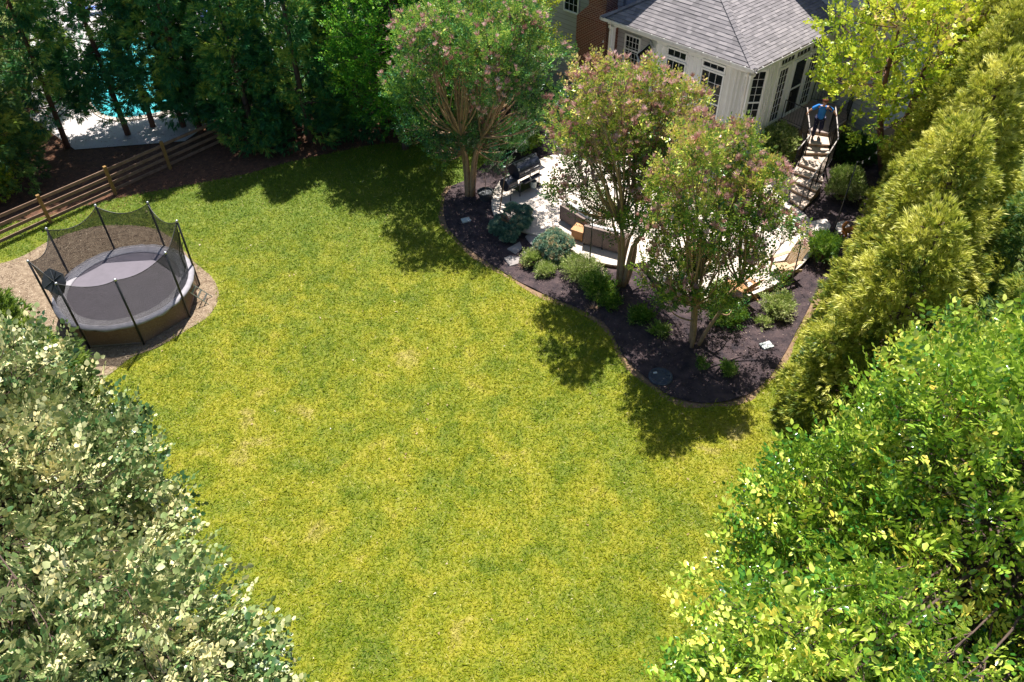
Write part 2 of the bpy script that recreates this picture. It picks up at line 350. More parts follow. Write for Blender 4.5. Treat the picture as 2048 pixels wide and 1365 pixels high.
# ------------------------------------------------------------------ ground sheets
def hgt(x, y):
    S = lambda t: np.clip(t, 0, 1) ** 2 * (3 - 2 * np.clip(t, 0, 1))
    return .26 * S((np.asarray(x) - 6) / 3) * S((np.asarray(y) - 21.3) / 3)
def inpoly(X, Y, poly):
    X = np.asarray(X); Y = np.asarray(Y); c = np.zeros(X.shape, bool); n = len(poly); j = n - 1
    for i in range(n):
        xi, yi = poly[i][0], poly[i][1]; xj, yj = poly[j][0], poly[j][1]
        if yi != yj: c ^= ((yi > Y) != (yj > Y)) & (X < (xj - xi) * (Y - yi) / (yj - yi) + xi)
        j = i
    return c
def smooth_poly(pts, k=5, closed=True):                 # Catmull-Rom through the points
    P = [Vector((p[0], p[1], 0)) for p in pts]; n = len(P); out = []
    for i in range(n if closed else n - 1):
        a, b, c, d = (P[(i + j) % n] if closed else P[min(max(i + j, 0), n - 1)] for j in (-1, 0, 1, 2))
        for t in range(k):
            t /= k; out.append(.5 * ((2 * b) + (-a + c) * t + (2 * a - 5 * b + 4 * c - d) * t * t + (-a + 3 * b - 3 * c + d) * t ** 3))
    if not closed: out.append(P[-1])
    return out
def sheet(name, poly, z, mat, step=.6, hf=None, rough=0., kind='structure'):
    poly = [Vector((p[0], p[1])) for p in poly]; n = len(poly); verts = list(poly)
    xs = [p.x for p in poly]; ys = [p.y for p in poly]
    gx, gy = np.meshgrid(np.arange(min(xs), max(xs), step), np.arange(min(ys), max(ys), step))
    gx = gx.ravel() + np.random.RandomState(1).uniform(-.2, .2, gx.size) * step; gy = gy.ravel() + np.random.RandomState(2).uniform(-.2, .2, gy.size) * step
    k = inpoly(gx, gy, poly); verts += [Vector((a, b)) for a, b in zip(gx[k], gy[k])]
    v, e, f, *_ = delaunay_2d_cdt(verts, [(i, (i + 1) % n) for i in range(n)], [], 1, 1e-5)
    rs = np.random.RandomState(5)
    zz = [z + (float(hf(p.x, p.y)) if hf else 0) + (rs.uniform(0, rough) if rough else 0) for p in v]
    m = MB(); m.add([(p.x, p.y, q) for p, q in zip(v, zz)], [tuple(t) for t in f])
    o = m.build(name, mat, smooth=True); tag(o, kind=kind); return o
# ground to the horizon
g = MB(); N = 24
for i in range(N):
    for j in range(N):
        x0, x1 = [-600 + 1200 * t / N for t in (i, i + 1)]; y0, y1 = [-500 + 1200 * t / N for t in (j, j + 1)]
        g.add([(x0, y0, -.03), (x1, y0, -.03), (x1, y1, -.03), (x0, y1, -.03)], [(0, 1, 2, 3)])
tag(g.build('ground', mt['far_ground']), kind='structure')
LAWN_TOP = [gp(*p) for p in [(-250, 520), (0, 452), (110, 430), (200, 405), (350, 376), (480, 352), (560, 330), (650, 310), (750, 290), (860, 285), (960, 300), (1010, 330)]]
LAWN = smooth_poly([(-34, 22)] + [(p.x, p.y) for p in LAWN_TOP], 3, False) + [Vector((6, 26, 0)), Vector((14, 22, 0)), Vector((16, 12, 0)), Vector((18, -2, 0)), Vector((-34, -2, 0))]
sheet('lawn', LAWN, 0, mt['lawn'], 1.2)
sheet('pine_straw_strip', [(-40, 21)] + [(p.x, p.y) for p in reversed([])] + [(-40, 40), (-24, 37), (-10, 40), (0, 44), (6, 40), (4, 31), (2, 27), (-3, 26), (-9, 26), (-16, 22), (-24, 20)], -.012, mt['soil'], 1.5)
BEDPX = [(905, 372), (890, 395), (888, 430), (905, 470), (960, 515), (1030, 560), (1100, 595), (1170, 625), (1215, 655), (1245, 710), (1300, 765), (1350, 798), (1420, 808), (1480, 797), (1530, 765), (1565, 715), (1600, 650), (1640, 570)]
BED = smooth_poly([(p.x, p.y) for p in [gp(*q) for q in BEDPX]], 5, False)
BED += [Vector(p) for p in [(13.6, 21.5, 0), (17.5, 24, 0), (21, 29, 0), (19, 33.5, 0), (9, 37, 0), (2, 41, 0), (-.5, 36, 0), (-.5, 31, 0), (-1.8, 28.6, 0)]]
def bedh(x, y): return hgt(x, y) + .015 * math.sin(3.1 * x) * math.sin(2.7 * y + 1)
sheet('mulch_bed', BED, .03, mt['mulch'], .28, bedh, .03)
BEDX = []
# a thin cut edge of bare soil between lawn and bed
e = MB(); eb = BED[:len(BED) - 9]
rr = random.Random(3)
vs = []
for i, p in enumerate(eb):
    q = eb[min(i + 1, len(eb) - 1)] - eb[max(i - 1, 0)]; nrm = Vector((q.y, -q.x, 0)).normalized()
    w0 = .15 + .06 * math.sin(i * .7) + rr.uniform(0, .05); BEDX.append(p + nrm * (.10 + .07 * math.sin(i * .7))); vs += [(p - nrm * .05 + Vector((0, 0, .004))), (p + nrm * w0 + Vector((0, 0, .004)))]
e.add(vs, [(2 * i + 1, 2 * i, 2 * i + 2, 2 * i + 3) for i in range(len(eb) - 1)])
BEDX += BED[len(BED) - 9:]
tag(e.build('bare_soil_edge', mt['edge']), kind='structure')
TC = Vector((-13.09, 20.9, 0))                          # trampoline centre
CHC = Vector((-13.15, 20.35, 0))
rs_ = random.Random(2)
CHIPS = smooth_poly([tuple(gp(*q)[:2]) for q in [(392, 528), (424, 556), (438, 592), (418, 632), (375, 660), (318, 694), (262, 716), (222, 748), (172, 768), (118, 742), (52, 706), (-40, 690), (-120, 610), (-60, 548), (40, 516), (110, 478), (210, 452), (320, 462)]], 4)
sheet('wood_chip_ring', CHIPS, .006, mt['chips'], .3, None, .02)
# pool garden beyond the fence
DECK = [gp(*p) for p in [(60, 235), (150, 300), (370, 283), (490, 195), (580, 120), (600, 20), (520, -30), (250, -60), (60, 0)]]
sheet('pool_deck', DECK, .012, mt['pooldeck'], 2)
POOL = smooth_poly([gp(*p)[:2] for p in [(180, 170), (188, 215), (235, 238), (330, 224), (372, 200), (360, 140), (300, 85), (235, 70), (185, 110)]], 4)
sheet('pool_water', POOL, .03, mt['water'], 1)
cb = MB(); n = len(POOL); ctr = sum(POOL, Vector()) / n
for i in range(n):
    a, b = POOL[i], POOL[(i + 1) % n]; ao, bo = a + (a - ctr).normalized() * .3, b + (b - ctr).normalized() * .3
    cb.add([(a.x, a.y, .02), (b.x, b.y, .02), (bo.x, bo.y, .02), (ao.x, ao.y, .02), (a.x, a.y, .07), (b.x, b.y, .07), (bo.x, bo.y, .07), (ao.x, ao.y, .07)], [(4, 5, 6, 7), (0, 1, 5, 4), (2, 3, 7, 6)])
tag(cb.build('pool_coping', mt['patio']), kind='structure')

# scattered bits: one mesh of many small faces
def pnoise(x, y):                                       # soft patches at several sizes
    o = 0 * x
    for k, (f, a) in enumerate(((.55, .5), (1.3, .55), (3.1, .6), (6.5, .5))):
        o = o + a * np.sin(f * (x * math.cos(k * 1.3 + .4) + y * math.sin(k * 1.3 + .4)) * 2 + 2.2 * np.sin(f * 1.7 * (y * math.cos(k) - x * math.sin(k)) + k)) * np.cos(f * 1.4 * (x * math.sin(k * 2.1) - y * math.cos(k * 2.1)) + 1.7 * k)
    return np.clip(o, -1, 1)
def bits(name, n, poly, zf, size, mat, seed, excl=(), stand=0., label=None, frustum=True, aspect=.3, box=None, lean=.6):
    rs = np.random.RandomState(seed)
    xs = [p[0] for p in poly]; ys = [p[1] for p in poly]
    b = box or (min(xs), max(xs), min(ys), max(ys))
    x = rs.uniform(b[0], b[1], n); y = rs.uniform(b[2], b[3], n)
    k = inpoly(x, y, poly)
    xj, yj = (x + rs.normal(0, .07, n) + .08 * np.sin(3 * y), y + rs.normal(0, .07, n) + .08 * np.sin(3.7 * x)) if excl else (x, y)
    for q in excl: k &= ~inpoly(xj, yj, q)
    if frustum:
        d = np.stack([x, y, -CH + 0 * x], 1); z = d @ fw; u_ = d @ cr / z * F; v_ = d @ cu / z * F
        k &= (abs(u_) < 1150) & (abs(v_) < 800)
    x, y = x[k], y[k]; n = len(x); z = zf(x, y)
    az = rs.uniform(0, 2 * np.pi, n); ln = size * rs.uniform(.5, 1.3, n); el = rs.uniform(0, stand, n) if stand else rs.uniform(-.1, .35, n)
    d = np.stack([np.cos(az) * np.cos(el), np.sin(az) * np.cos(el), np.sin(el)], 1)
    s = np.stack([-np.sin(az), np.cos(az), rs.uniform(-lean, lean, n)], 1)
    P = np.stack([x, y, z], 1); wd = (ln * aspect)[:, None]
    V = np.stack([P - s * wd / 2, P + s * wd / 2, P + d * ln[:, None]], 1).reshape(-1, 3)
    T = np.arange(3 * n).reshape(-1, 3); nz = pnoise(x, y); sc_ = 1 + .5 * nz; d = d * sc_[:, None] if stand else d; val = np.repeat(np.clip(rs.normal(.5, .22, n) - (nz * .11 if stand else 0), 0, 1), 3)
    o = link(name, np_mesh(name, V, T, val), mat); tag(o, label, kind='stuff'); return o
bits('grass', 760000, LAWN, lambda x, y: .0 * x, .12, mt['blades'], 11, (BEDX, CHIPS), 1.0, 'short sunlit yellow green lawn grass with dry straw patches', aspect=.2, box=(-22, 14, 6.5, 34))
bits('mulch_bits', 90000, BED, lambda x, y: hgt(x, y) + .055, .065, mt['mulch_bit'], 12, label='shredded dark bark mulch covering the planting bed')
bits('wood_chips', 42000, CHIPS, lambda x, y: .022 + 0 * x, .06, mt['chip_bit'], 13, label='pale wood chips spread under and around the trampoline')
mt['litter'] = leafmat('stray_leaves', [(0, (.2, .12, .06)), (.6, (.42, .3, .17)), (1, (.7, .6, .5))], 0, rough=.8)
bits('stray_leaves', 380, LAWN, lambda x, y: .04 + 0 * x, .07, mt['litter'], 15, (BEDX,), label='stray dry leaves and small bits lying on the lawn', aspect=.6, box=(-20, 13, 7, 33))
STRAWP = [(-24, 22.5), (-19, 25), (-15, 27), (-11, 29), (-8, 30), (-5, 31), (-2, 31.5), (2, 34), (2, 40), (-10, 42), (-26, 36)]
bits('fallen_needles', 50000, STRAWP, lambda x, y: .005 + 0 * x, .12, mt['straw_bit'], 14, label='brown fallen needles and leaf litter under the evergreens', aspect=.14)

# ------------------------------------------------------------------ foliage machinery
def leaf_tpl(w=.56, fold=.10, droop=.08):               # a folded leaf blade, two halves each of two faces
    V = [(0, 0, 0), (.35, w * .5, fold), (.75, w * .36, fold * .5), (1, 0, -droop), (.75, -w * .36, fold * .5), (.35, -w * .5, fold), (.5, 0, -.0)]
    T = [(0, 6, 1), (1, 6, 2), (2, 6, 3), (0, 5, 6), (5, 4, 6), (4, 3, 6)]
    return np.array(V), np.array(T), np.zeros(len(V))
def leaf_small(w=.55):
    return np.array([(0, 0, 0), (.5, w / 2, .10), (1, 0, -.05), (.5, -w / 2, .10)]), np.array([(0, 2, 1), (0, 3, 2)]), np.zeros(4)
def frames(d, n):
    d = d / (np.linalg.norm(d, axis=1, keepdims=True) + 1e-9)
    n = n - d * np.sum(d * n, 1, keepdims=True); n = n / (np.linalg.norm(n, axis=1, keepdims=True) + 1e-9)
    return np.stack([d, np.cross(n, d), n], 2)
def scatter(tpl, P, Fr, S, val):
    V, T, O = tpl; n = len(P)
    out = np.einsum('nij,vj->nvi', Fr, V) * S[:, None, None] + P[:, None, :]
    T2 = T[None] + (np.arange(n) * len(V))[:, None, None]
    return out.reshape(-1, 3), T2.reshape(-1, 3), np.clip(np.repeat(val, len(V)) + np.tile(O, n), 0, 1)
def merge(parts):
    Vs, Ts, As = [], [], []; o = 0
    for V, T, A in parts: Vs.append(V); Ts.append(T + o); As.append(A); o += len(V)
    return np.concatenate(Vs), np.concatenate(Ts), np.concatenate(As)
LEAFVAR = .17
def spray_tpl(nl, length, leaf, lsize, rs, spread=.9, two=True):   # a twig carrying leaves on both sides
    parts = []
    for i in range(nl):
        t = (i + .6) / nl; side = 1 if i % 2 else -1
        p = np.array([[t * length, 0, -.12 * length * t * t]])
        d = np.array([[.55, side * spread, rs.uniform(-.25, .5)]]) if i < nl - 1 else np.array([[1, 0, .1]])
        nn = np.array([[rs.uniform(-.4, .4), rs.uniform(-.5, .5), 1.]])
        parts.append(scatter(leaf, p, frames(d, nn), np.array([lsize * rs.uniform(.55, 1.25)]), np.array([0.])))
    V, T, _ = merge(parts); return V, T, np.repeat(rs.normal(0, LEAFVAR, nl), len(leaf[0]))
def tuft_tpl(ns, length, width, rs, fan=.55, curve=-.12):           # feathery conifer spray of narrow strips
    Vs, Ts = [], []
    for i in range(ns):
        a = rs.uniform(0, 2 * np.pi); r = fan * math.sqrt(rs.uniform(0.05, 1)); L = length * rs.uniform(.6, 1.05)
        d = np.array([1, r * math.cos(a), r * math.sin(a)]); d /= np.linalg.norm(d)
        s = np.cross(d, rs.normal(size=3)); s /= np.linalg.norm(s); st = np.array([rs.uniform(-.1, .15) * length, 0, 0])
        mid = st + d * L * .55; tip = st + d * L + np.array([0, 0, curve * L]); k = len(Vs) * 1
        b = len(Vs); Vs += [st, mid + s * width / 2, mid - s * width / 2, tip]; Ts += [(b, b + 1, b + 2), (b + 1, b + 3, b + 2)]
    return np.array(Vs), np.array(Ts), np.repeat(rs.normal(0, .12, ns), 4)
def unit(rs, n):
    v = rs.normal(size=(n, 3)); return v / np.linalg.norm(v, axis=1, keepdims=True)
def clump_centres(rs, shape, n, mind):
    out = []; tries = 0
    while len(out) < n and tries < n * 60:
        tries += 1; p = shape(rs)
        if p is None: continue
        if all(np.linalg.norm(p - q) > mind for q in out): out.append(p)
    return np.array(out)
def ellip(c, r, lo=.55, zmin=-.8):
    c = np.array(c); r = np.array(r)
    def f(rs):
        u = unit(rs, 1)[0]
        if u[2] < zmin: return None
        return c + u * r * rs.uniform(lo, 1) ** .7
    return f
def union(ells, lo=.55, zmin=-.75):
    wts = np.array([r[0] * r[1] + r[2] * r[0] for _, r in ells], float); wts /= wts.sum(); fs = [ellip(c, r, lo, zmin) for c, r in ells]
    def f(rs):
        i = rs.choice(len(ells), p=wts); p = fs[i](rs)
        if p is None: return None
        for j, (c, r) in enumerate(ells):
            if j != i and np.sum(((p - np.array(c)) / np.array(r)) ** 2) < lo * lo: return None
        return p
    return f
def cone(h, rb, z0=.3, lo=.55, p=.8, irr=.16):
    def f(rs):
        t = rs.uniform(0, 1) ** 1.35; a = rs.uniform(0, 2 * np.pi); q = rb * ((1 - t) ** p + .03) * rs.uniform(lo, 1) ** .6 * (1 if t > .12 else .8 + t * 1.6)
        q *= 1 + irr * (math.sin(3 * a + 7 * t + h) * .6 + math.sin(5 * a - 11 * t + 3 * h) * .5); return np.array([q * math.cos(a), q * math.sin(a), z0 + t * (h - z0)])
    return f
def foliage(rs, C, cr_, per, tpls, size, axis_c, upb=.4, outb=.6, squash=.75, hue=(.5, .16), jitter=.16, nrm_up=.8, shell=.35, topv=0., flat=0.):
    """leaves or sprays round every clump centre"""
    n = len(C); idx = np.repeat(np.arange(n), per); N_ = len(idx)
    rel = unit(rs, N_); rr_ = rs.uniform(shell, 1, N_)[:, None]
    rad = (cr_ * rs.uniform(.75, 1.25, n))[idx][:, None]
    P = C[idx] + rel * rr_ * rad * np.array([1, 1, squash])
    ax = np.array(axis_c); out = C[idx] - (ax if ax.ndim == 1 else ax[idx]); out = out / (np.linalg.norm(out, axis=1, keepdims=True) + 1e-6)
    d = rel * .9 + out * outb + np.array([0, 0, upb]) + rs.normal(size=(N_, 3)) * .35
    if flat: d[:, 2] *= (1 - flat)
    nn = np.array([0, 0, 1.]) * nrm_up + rel * .5 + rs.normal(size=(N_, 3)) * .45
    S = size * rs.uniform(.7, 1.25, N_)
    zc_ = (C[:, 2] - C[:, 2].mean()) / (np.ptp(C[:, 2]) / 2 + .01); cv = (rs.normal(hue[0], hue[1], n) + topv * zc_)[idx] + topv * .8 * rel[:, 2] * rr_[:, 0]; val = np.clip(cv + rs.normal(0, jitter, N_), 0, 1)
    parts = []; tid = rs.randint(0, len(tpls), N_); Fr = frames(d, nn)
    for t in range(len(tpls)):
        k = tid == t
        if k.any(): parts.append(scatter(tpls[t], P[k], Fr[k], S[k], val[k]))
    return merge(parts)
def jitter_leaf_values(V, T, A, nv, rs, s=.08):         # every leaf of a spray gets its own slight hue
    return A
def bend(p, q, k, rs, sag=.0, n=4, wob=.06):
    p, q = np.array(p, float), np.array(q, float); out = []
    L = np.linalg.norm(q - p); off = rs.normal(size=3) * wob * L
    for i in range(n + 1):
        t = i / n; out.append(p + (q - p) * t + off * math.sin(math.pi * t) + np.array([0, 0, sag * L * math.sin(math.pi * t)]))
    return out
def place(t, loc, rz=0., s=1.):
    t.location = loc; t.rotation_euler = (0, 0, rz); t.scale = (s, s, s); ROOT[t] = Vector(loc)
def mesh_child(name, arr, mat, parent):
    V, T, A = arr; me = np_mesh(name, V, T, A); o = bpy.data.objects.new(name, me); col.objects.link(o); me.materials.append(mat); o.parent = parent; ROOT[o] = ROOT[parent]; return o

def lobes(base, L, dys):
    out = []
    for i, (px, py, r_) in enumerate(L):
        y = base[1] + dys[i % len(dys)]; d = fw + cr * (px - 1024) / F + cu * (682.5 - py) / F; t = y / d[1]; P = CAM + d * t
        out.append(((P[0] - base[0], P[1] - base[1], P[2]), (r_, r_, r_ * .95)))
    return out
def crape(name, label, loc, ells, n, seed, mat, stems=6, per=46, lean=(0, 0), cr_=.42, bloom=.5, fork=1.6, bark='bark_crape'):
    E_ = np.array([e[0] for e in ells]); cc = E_.mean(0); r = np.ptp(E_, axis=0) / 2 + .7
    rs = np.random.RandomState(seed); t = thing(name, label, 'tree', (0, 0, 0), 'crape myrtle trees round the patio')
    C = clump_centres(rs, union(ells, .45, -.8), n, .36)
    tp = [spray_tpl(8, .34, leaf_small(.6), .105, rs, .9) for _ in range(6)]
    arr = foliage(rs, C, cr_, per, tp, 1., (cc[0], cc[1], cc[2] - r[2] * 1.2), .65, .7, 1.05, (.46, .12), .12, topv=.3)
    m = MB(); ends = []
    for i in range(stems):
        a = 2 * math.pi * i / stems + rs.uniform(-.3, .3); b0 = np.array([.13 * math.cos(a), .13 * math.sin(a), -.1])
        fk = .28 if stems > 4 else .48; p1 = np.array([fk * math.cos(a) + lean[0] * .3, fk * math.sin(a) + lean[1] * .3, fork]); rad = rs.uniform(.055, .085)
        p2 = p1 + np.array([math.cos(a) * .35 + lean[0] * .2, math.sin(a) * .35 + lean[1] * .2, rs.uniform(.7, 1.2)])
        A_ = bend(b0, p1, 0, rs, 0, 4, .03) + bend(p1, p2, 0, rs, 0, 3, .06)[1:]
        m.path(A_, np.linspace(rad * 1.25, rad * .7, len(A_)), 7); ends.append((p2, rad * .6)); ends.append((p1, rad * .6))
    for c in C:
        if rs.uniform() < .4: continue
        ds = [np.linalg.norm(c - e_[0]) - .9 * (c[2] > e_[0][2]) for e_ in ends]; k = int(np.argmin(ds)); p, rd = ends[k]
        L = bend(p, c, 0, rs, -.04, 5, .07); m.path(L, np.linspace(min(rd, .045), .008, len(L)), 5, False)
        for _ in range(3):
            q = c + unit(rs, 1)[0] * cr_ * .9; m.path(bend(L[-2], q, 0, rs, 0, 2, .05), [.012, .008, .004], 4, False)
    m.build('trunk', mt[bark], t, smooth=True)
    mesh_child('crown', arr, mt[mat], t)
    # faded flower panicles stand at the tips of the outer, upper clumps
    k = rs.permutation(len(C)); H = [C[i] for i in k if C[i][2] > cc[2] - r[2] * .35][:int(n * bloom)]
    bl = [tuft_tpl(34, .15, .017, rs, 1.0, 0) for _ in range(4)]
    if H:
        H = np.array(H); arr2 = foliage(rs, H + np.array([0, 0, .22]), cr_ * 1.1, 9, bl, 1.15, (cc[0], cc[1], cc[2] - r[2] * 1.3), .9, .9, .7, (.5, .25), .2, shell=.8)
        mesh_child('seed_heads', arr2, mt['bloom'], t)
    place(t, loc); return t
def conifer(name, label, h, rb, n, per, seed, mat, tl=.2, tw=.014, ns=10, cr_=.42, z0=.6, group=None, hue=(.5, .17), lo=.5, p=.8, trunk_r=.14, upb=.1, bark='bark_dark', loc=(0, 0, 0), sq=.8, mind=.4, fan=.55, limb=.5):
    rs = np.random.RandomState(seed); t = thing(name, label, 'tree', (0, 0, 0), group)
    C = clump_centres(rs, cone(h, rb, z0, lo, p), n, mind)
    tp = [tuft_tpl(ns, tl, tw, rs, fan, -.15) for _ in range(6)]
    ax = np.stack([0 * C[:, 0], 0 * C[:, 0], C[:, 2] - .5], 1)
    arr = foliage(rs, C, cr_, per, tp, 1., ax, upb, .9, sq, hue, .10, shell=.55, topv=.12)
    m = MB(); m.path(bend((0, 0, -.1), (rs.uniform(-.1, .1), rs.uniform(-.1, .1), h * .97), 0, rs, 0, 8, .008), np.linspace(trunk_r, .02, 9), 8)
    for c in C:
        if rs.uniform() < limb: m.path(bend((0, 0, max(.3, c[2] - .25 * math.hypot(c[0], c[1]))), c, 0, rs, .02, 3, .03), [.03, .022, .014, .006], 4, False)
    m.build('trunk', mt[bark], t, smooth=True); mesh_child('crown', arr, mat, t); place(t, loc); return t
def broad(name, label, cc, r, n, per, seed, mat, lsize, loc=(0, 0, 0), cr_=.6, nl=7, twl=.34, big=False, group=None, mind=.6, hue=(.5, .15), bark='bark_dark', trunk=.16, lo=.5, w=.6, zmin=-.8, stems=1, base=(0, 0), leafshape=None, upb=.35, jit=.16, shape=None):
    rs = np.random.RandomState(seed); t = thing(name, label, 'tree', (0, 0, 0), group)
    C = clump_centres(rs, shape or ellip(cc, r, lo, zmin), n, mind)
    lf = leaf_tpl(w) if big else leaf_small(w)
    tp = [spray_tpl(nl, twl, lf, lsize, rs, 1.) for _ in range(6)]
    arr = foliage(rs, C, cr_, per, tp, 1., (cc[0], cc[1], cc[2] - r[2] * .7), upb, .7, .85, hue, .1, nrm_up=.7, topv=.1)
    m = MB(); hubs = []
    for s_ in range(stems):
        a = 2.4 + s_ * 2.6; top = np.array([cc[0] + (0 if stems == 1 else .9 * math.cos(a)), cc[1] + (0 if stems == 1 else .5 * math.sin(a)), cc[2] + r[2] * .35]); b0 = np.array([.1 * s_, 0, -.1])
        L = bend(b0, top, 0, rs, 0, 8, .03); m.path(L, np.linspace(trunk, trunk * .25, 9), 9); hubs += [(L[i], trunk * (1 - .09 * i)) for i in range(3, 9)]
    for c in C:
        ds = [np.linalg.norm(c - e_[0]) + 1.2 * max(0, e_[0][2] - c[2]) for e_ in hubs]; p, rd = hubs[int(np.argmin(ds))]
        L = bend(p, c, 0, rs, -.05, 5, .05); m.path(L, np.linspace(min(rd * .5, .035), .006, 6), 5, False)
        for _ in range(4):
            q = c + unit(rs, 1)[0] * cr_ * .9; m.path(bend(L[-2], q, 0, rs, 0, 2, .06), [.012, .008, .004], 4, False)
    m.build('trunk', mt[bark], t, smooth=True); mesh_child('crown', arr, mat, t); place(t, loc); return t

# ------------------------------------------------------------------ the house
def ang(a): return Vector((math.cos(R(a)), math.sin(R(a)), 0))
Zv = Vector((0, 0, 1))
e1, e2 = ang(41.5), ang(135.5); mI = Vector((e2.y, -e2.x, 0)); n1 = Vector((-e1.y, e1.x, 0))
E0 = Vector((9.16, 28.38, 0)); EL = Vector((3.88, 33.5, 0)); Wc = Vector((9.173, 28.872, 0)); ZE = 4.8; FZ = 1.5
Wl = lambda s, o=0: Wc + e2 * s + mI * o
Wd = lambda s, o=0: Wc + e1 * s + n1 * o
HOUSE = thing('house', 'grey sided house with a white glazed sunroom under a hipped shingle roof', 'house', (9, 31, 0))
def wallbox(m, A, B, z0, z1, out, th=.12, proud=0.):
    m.obb(A + Zv * z0 + out * proud, B - A, -out * th, Zv * (z1 - z0))
def siding(m, A, B, z0, z1, out, lap=.2):
    U = B - A; z = z0
    while z < z1 - .01:
        h = min(lap, z1 - z)
        P = A + Zv * z; q = [P + out * .036, P + U + out * .036, P + U + Zv * h + out * .004, P + Zv * h + out * .004, P, P + U, P + U + Zv * h, P + Zv * h]
        if U.cross(Zv).dot(out) < 0: q = [q[1], q[0], q[3], q[2], q[5], q[4], q[7], q[6]]
        m.add(q, [(0, 1, 2, 3), (4, 5, 1, 0)], .5)
        if h > .1: g_ = [q[3] - Zv * .028 + out * .0065, q[2] - Zv * .028 + out * .0065, q[2] + out * .003, q[3] + out * .003]; m.add(g_, [(0, 1, 2, 3)], 0)  # dark strip below each lap: the lap's shadow line painted as colour
        z += h
def window(parent, P, dr, out, s0, s1, z0, z1, nx, nz, name='window', fr=.07, rail=None, glass='glass', mullion=None, frmat='white'):
    A = P + dr * s0; L = s1 - s0; f = MB(); g = MB()
    for a, b, c, d in ((0, L, z0, z0 + fr), (0, L, z1 - fr, z1), (0, fr, z0 + fr, z1 - fr), (L - fr, L, z0 + fr, z1 - fr)):
        f.obb(A + dr * a + Zv * c - out * .02, dr * (b - a), out * .075, Zv * (d - c))
    ix0, ix1, iz0, iz1 = fr, L - fr, z0 + fr, z1 - fr
    mw_ = .013
    for i in range(1, nx): x = ix0 + (ix1 - ix0) * i / nx; f.obb(A + dr * (x - mw_ / 2) + Zv * iz0 - out * .01, dr * mw_, out * .038, Zv * (iz1 - iz0))
    for i in range(1, nz): z = iz0 + (iz1 - iz0) * i / nz; f.obb(A + dr * ix0 + Zv * (z - mw_ / 2) - out * .01, dr * (ix1 - ix0), out * .034, Zv * mw_)
    if rail: z = z0 + (z1 - z0) * rail; f.obb(A + dr * ix0 + Zv * (z - .03) - out * .01, dr * (ix1 - ix0), out * .052, Zv * .06)
    w_ = f.build(name, mt[frmat], parent)
    g.obb(A + dr * ix0 + Zv * iz0 - out * .01, dr * (ix1 - ix0), out * .018, Zv * (iz1 - iz0)); g.build('pane', mt[glass], w_)
    return w_
# sunroom walls
oL, oD = -mI, -n1
cA, cB = Wl(1.08), Wd(1.25); chd = (cB - cA).normalized(); oC = Vector((chd.y, -chd.x, 0)); clen = (cB - cA).length
kA, kB = Wl(4.4), Wl(5.35, .9); khd = (kB - kA).normalized(); oK = Vector((khd.y, -khd.x, 0)); oK = oK if oK.dot(mI) < 0 or oK.dot(e2) > 0 else -oK
if oK.dot(e2) < 0: oK = -oK
m = MB(); ZT = 4.66
wallbox(m, Wl(1.08), Wl(4.4), 0, ZT, oL); wallbox(m, cA, cB, 0, ZT, oC); wallbox(m, Wd(1.25), Wd(6.3), 0, ZT, oD); wallbox(m, kA, kB, 0, ZT, oK)
SR = m.build('sunroom_wall', mt['white'], HOUSE)
m = MB()                                               # battens and base board
def batten(P, dr, out, ss, z0, z1, w_=.055):
    for s in ss: m.obb(P + dr * (s - w_ / 2) + Zv * z0 + out * .001, dr * w_, out * .03, Zv * (z1 - z0))
batten(Wc, e2, oL, (2.2, 2.4, 2.6, 2.78, 3.9, 4.1, 4.34), .6, 4.3)
batten(cA, chd, oC, (.05, .25, .45, .62), .6, 4.45)
batten(Wc, e1, oD, (1.3, 1.5, 1.66, 1.96), .6, 4.45); batten(Wc, e1, oD, (2.86, 3.08), FZ, 4.0, .04)
for P, d_, o_, a, b in ((Wc, e2, oL, 1.08, 4.4), (cA, chd, oC, 0, clen), (Wc, e1, oD, 1.25, 2.6)):
    m.obb(P + d_ * a + Zv * .35 + o_ * .001, d_ * (b - a), o_ * .04, Zv * .22)
m.build('batten_trim', mt['white'], HOUSE)
window(HOUSE, Wc, e2, oL, 1.05, 2.14, 1.4, 4.03, 3, 6, rail=.5); window(HOUSE, Wc, e2, oL, 1.05, 2.14, 4.06, 4.38, 3, 1, 'transom_window')
window(HOUSE, Wc, e2, oL, 2.84, 3.84, 1.4, 3.94, 3, 6, rail=.5); window(HOUSE, Wc, e2, oL, 2.84, 3.84, 3.98, 4.38, 3, 1, 'transom_window')
window(HOUSE, cA, chd, oC, clen * .47, clen * .47 + .88, 1.45, 4.2, 3, 8, rail=.5)
window(HOUSE, kA, khd, oK, .25, 1.05, 1.9, 4.0, 2, 5, rail=.5)
sash = MB(); hp = kA + khd * .25 + Zv * 3.9; od = (oK * .55 - khd * .0 - Zv * .5).normalized()
for a in (0, .75): sash.obb(hp + khd * a, khd * .05, oK * .02 + od * .0 + Zv * .02, od * .75)
sash.obb(hp + od * .72, khd * .8, oK * .03, od * .05); sash.obb(hp, khd * .8, oK * .03, od * .05); so_ = sash.build('open_sash', mt['white'], HOUSE)
sg = MB(); sg.obb(hp + khd * .05 + od * .05 + oK * .006, khd * .7, oK * .008, od * .67); sg.build('pane', mt['glass'], so_)
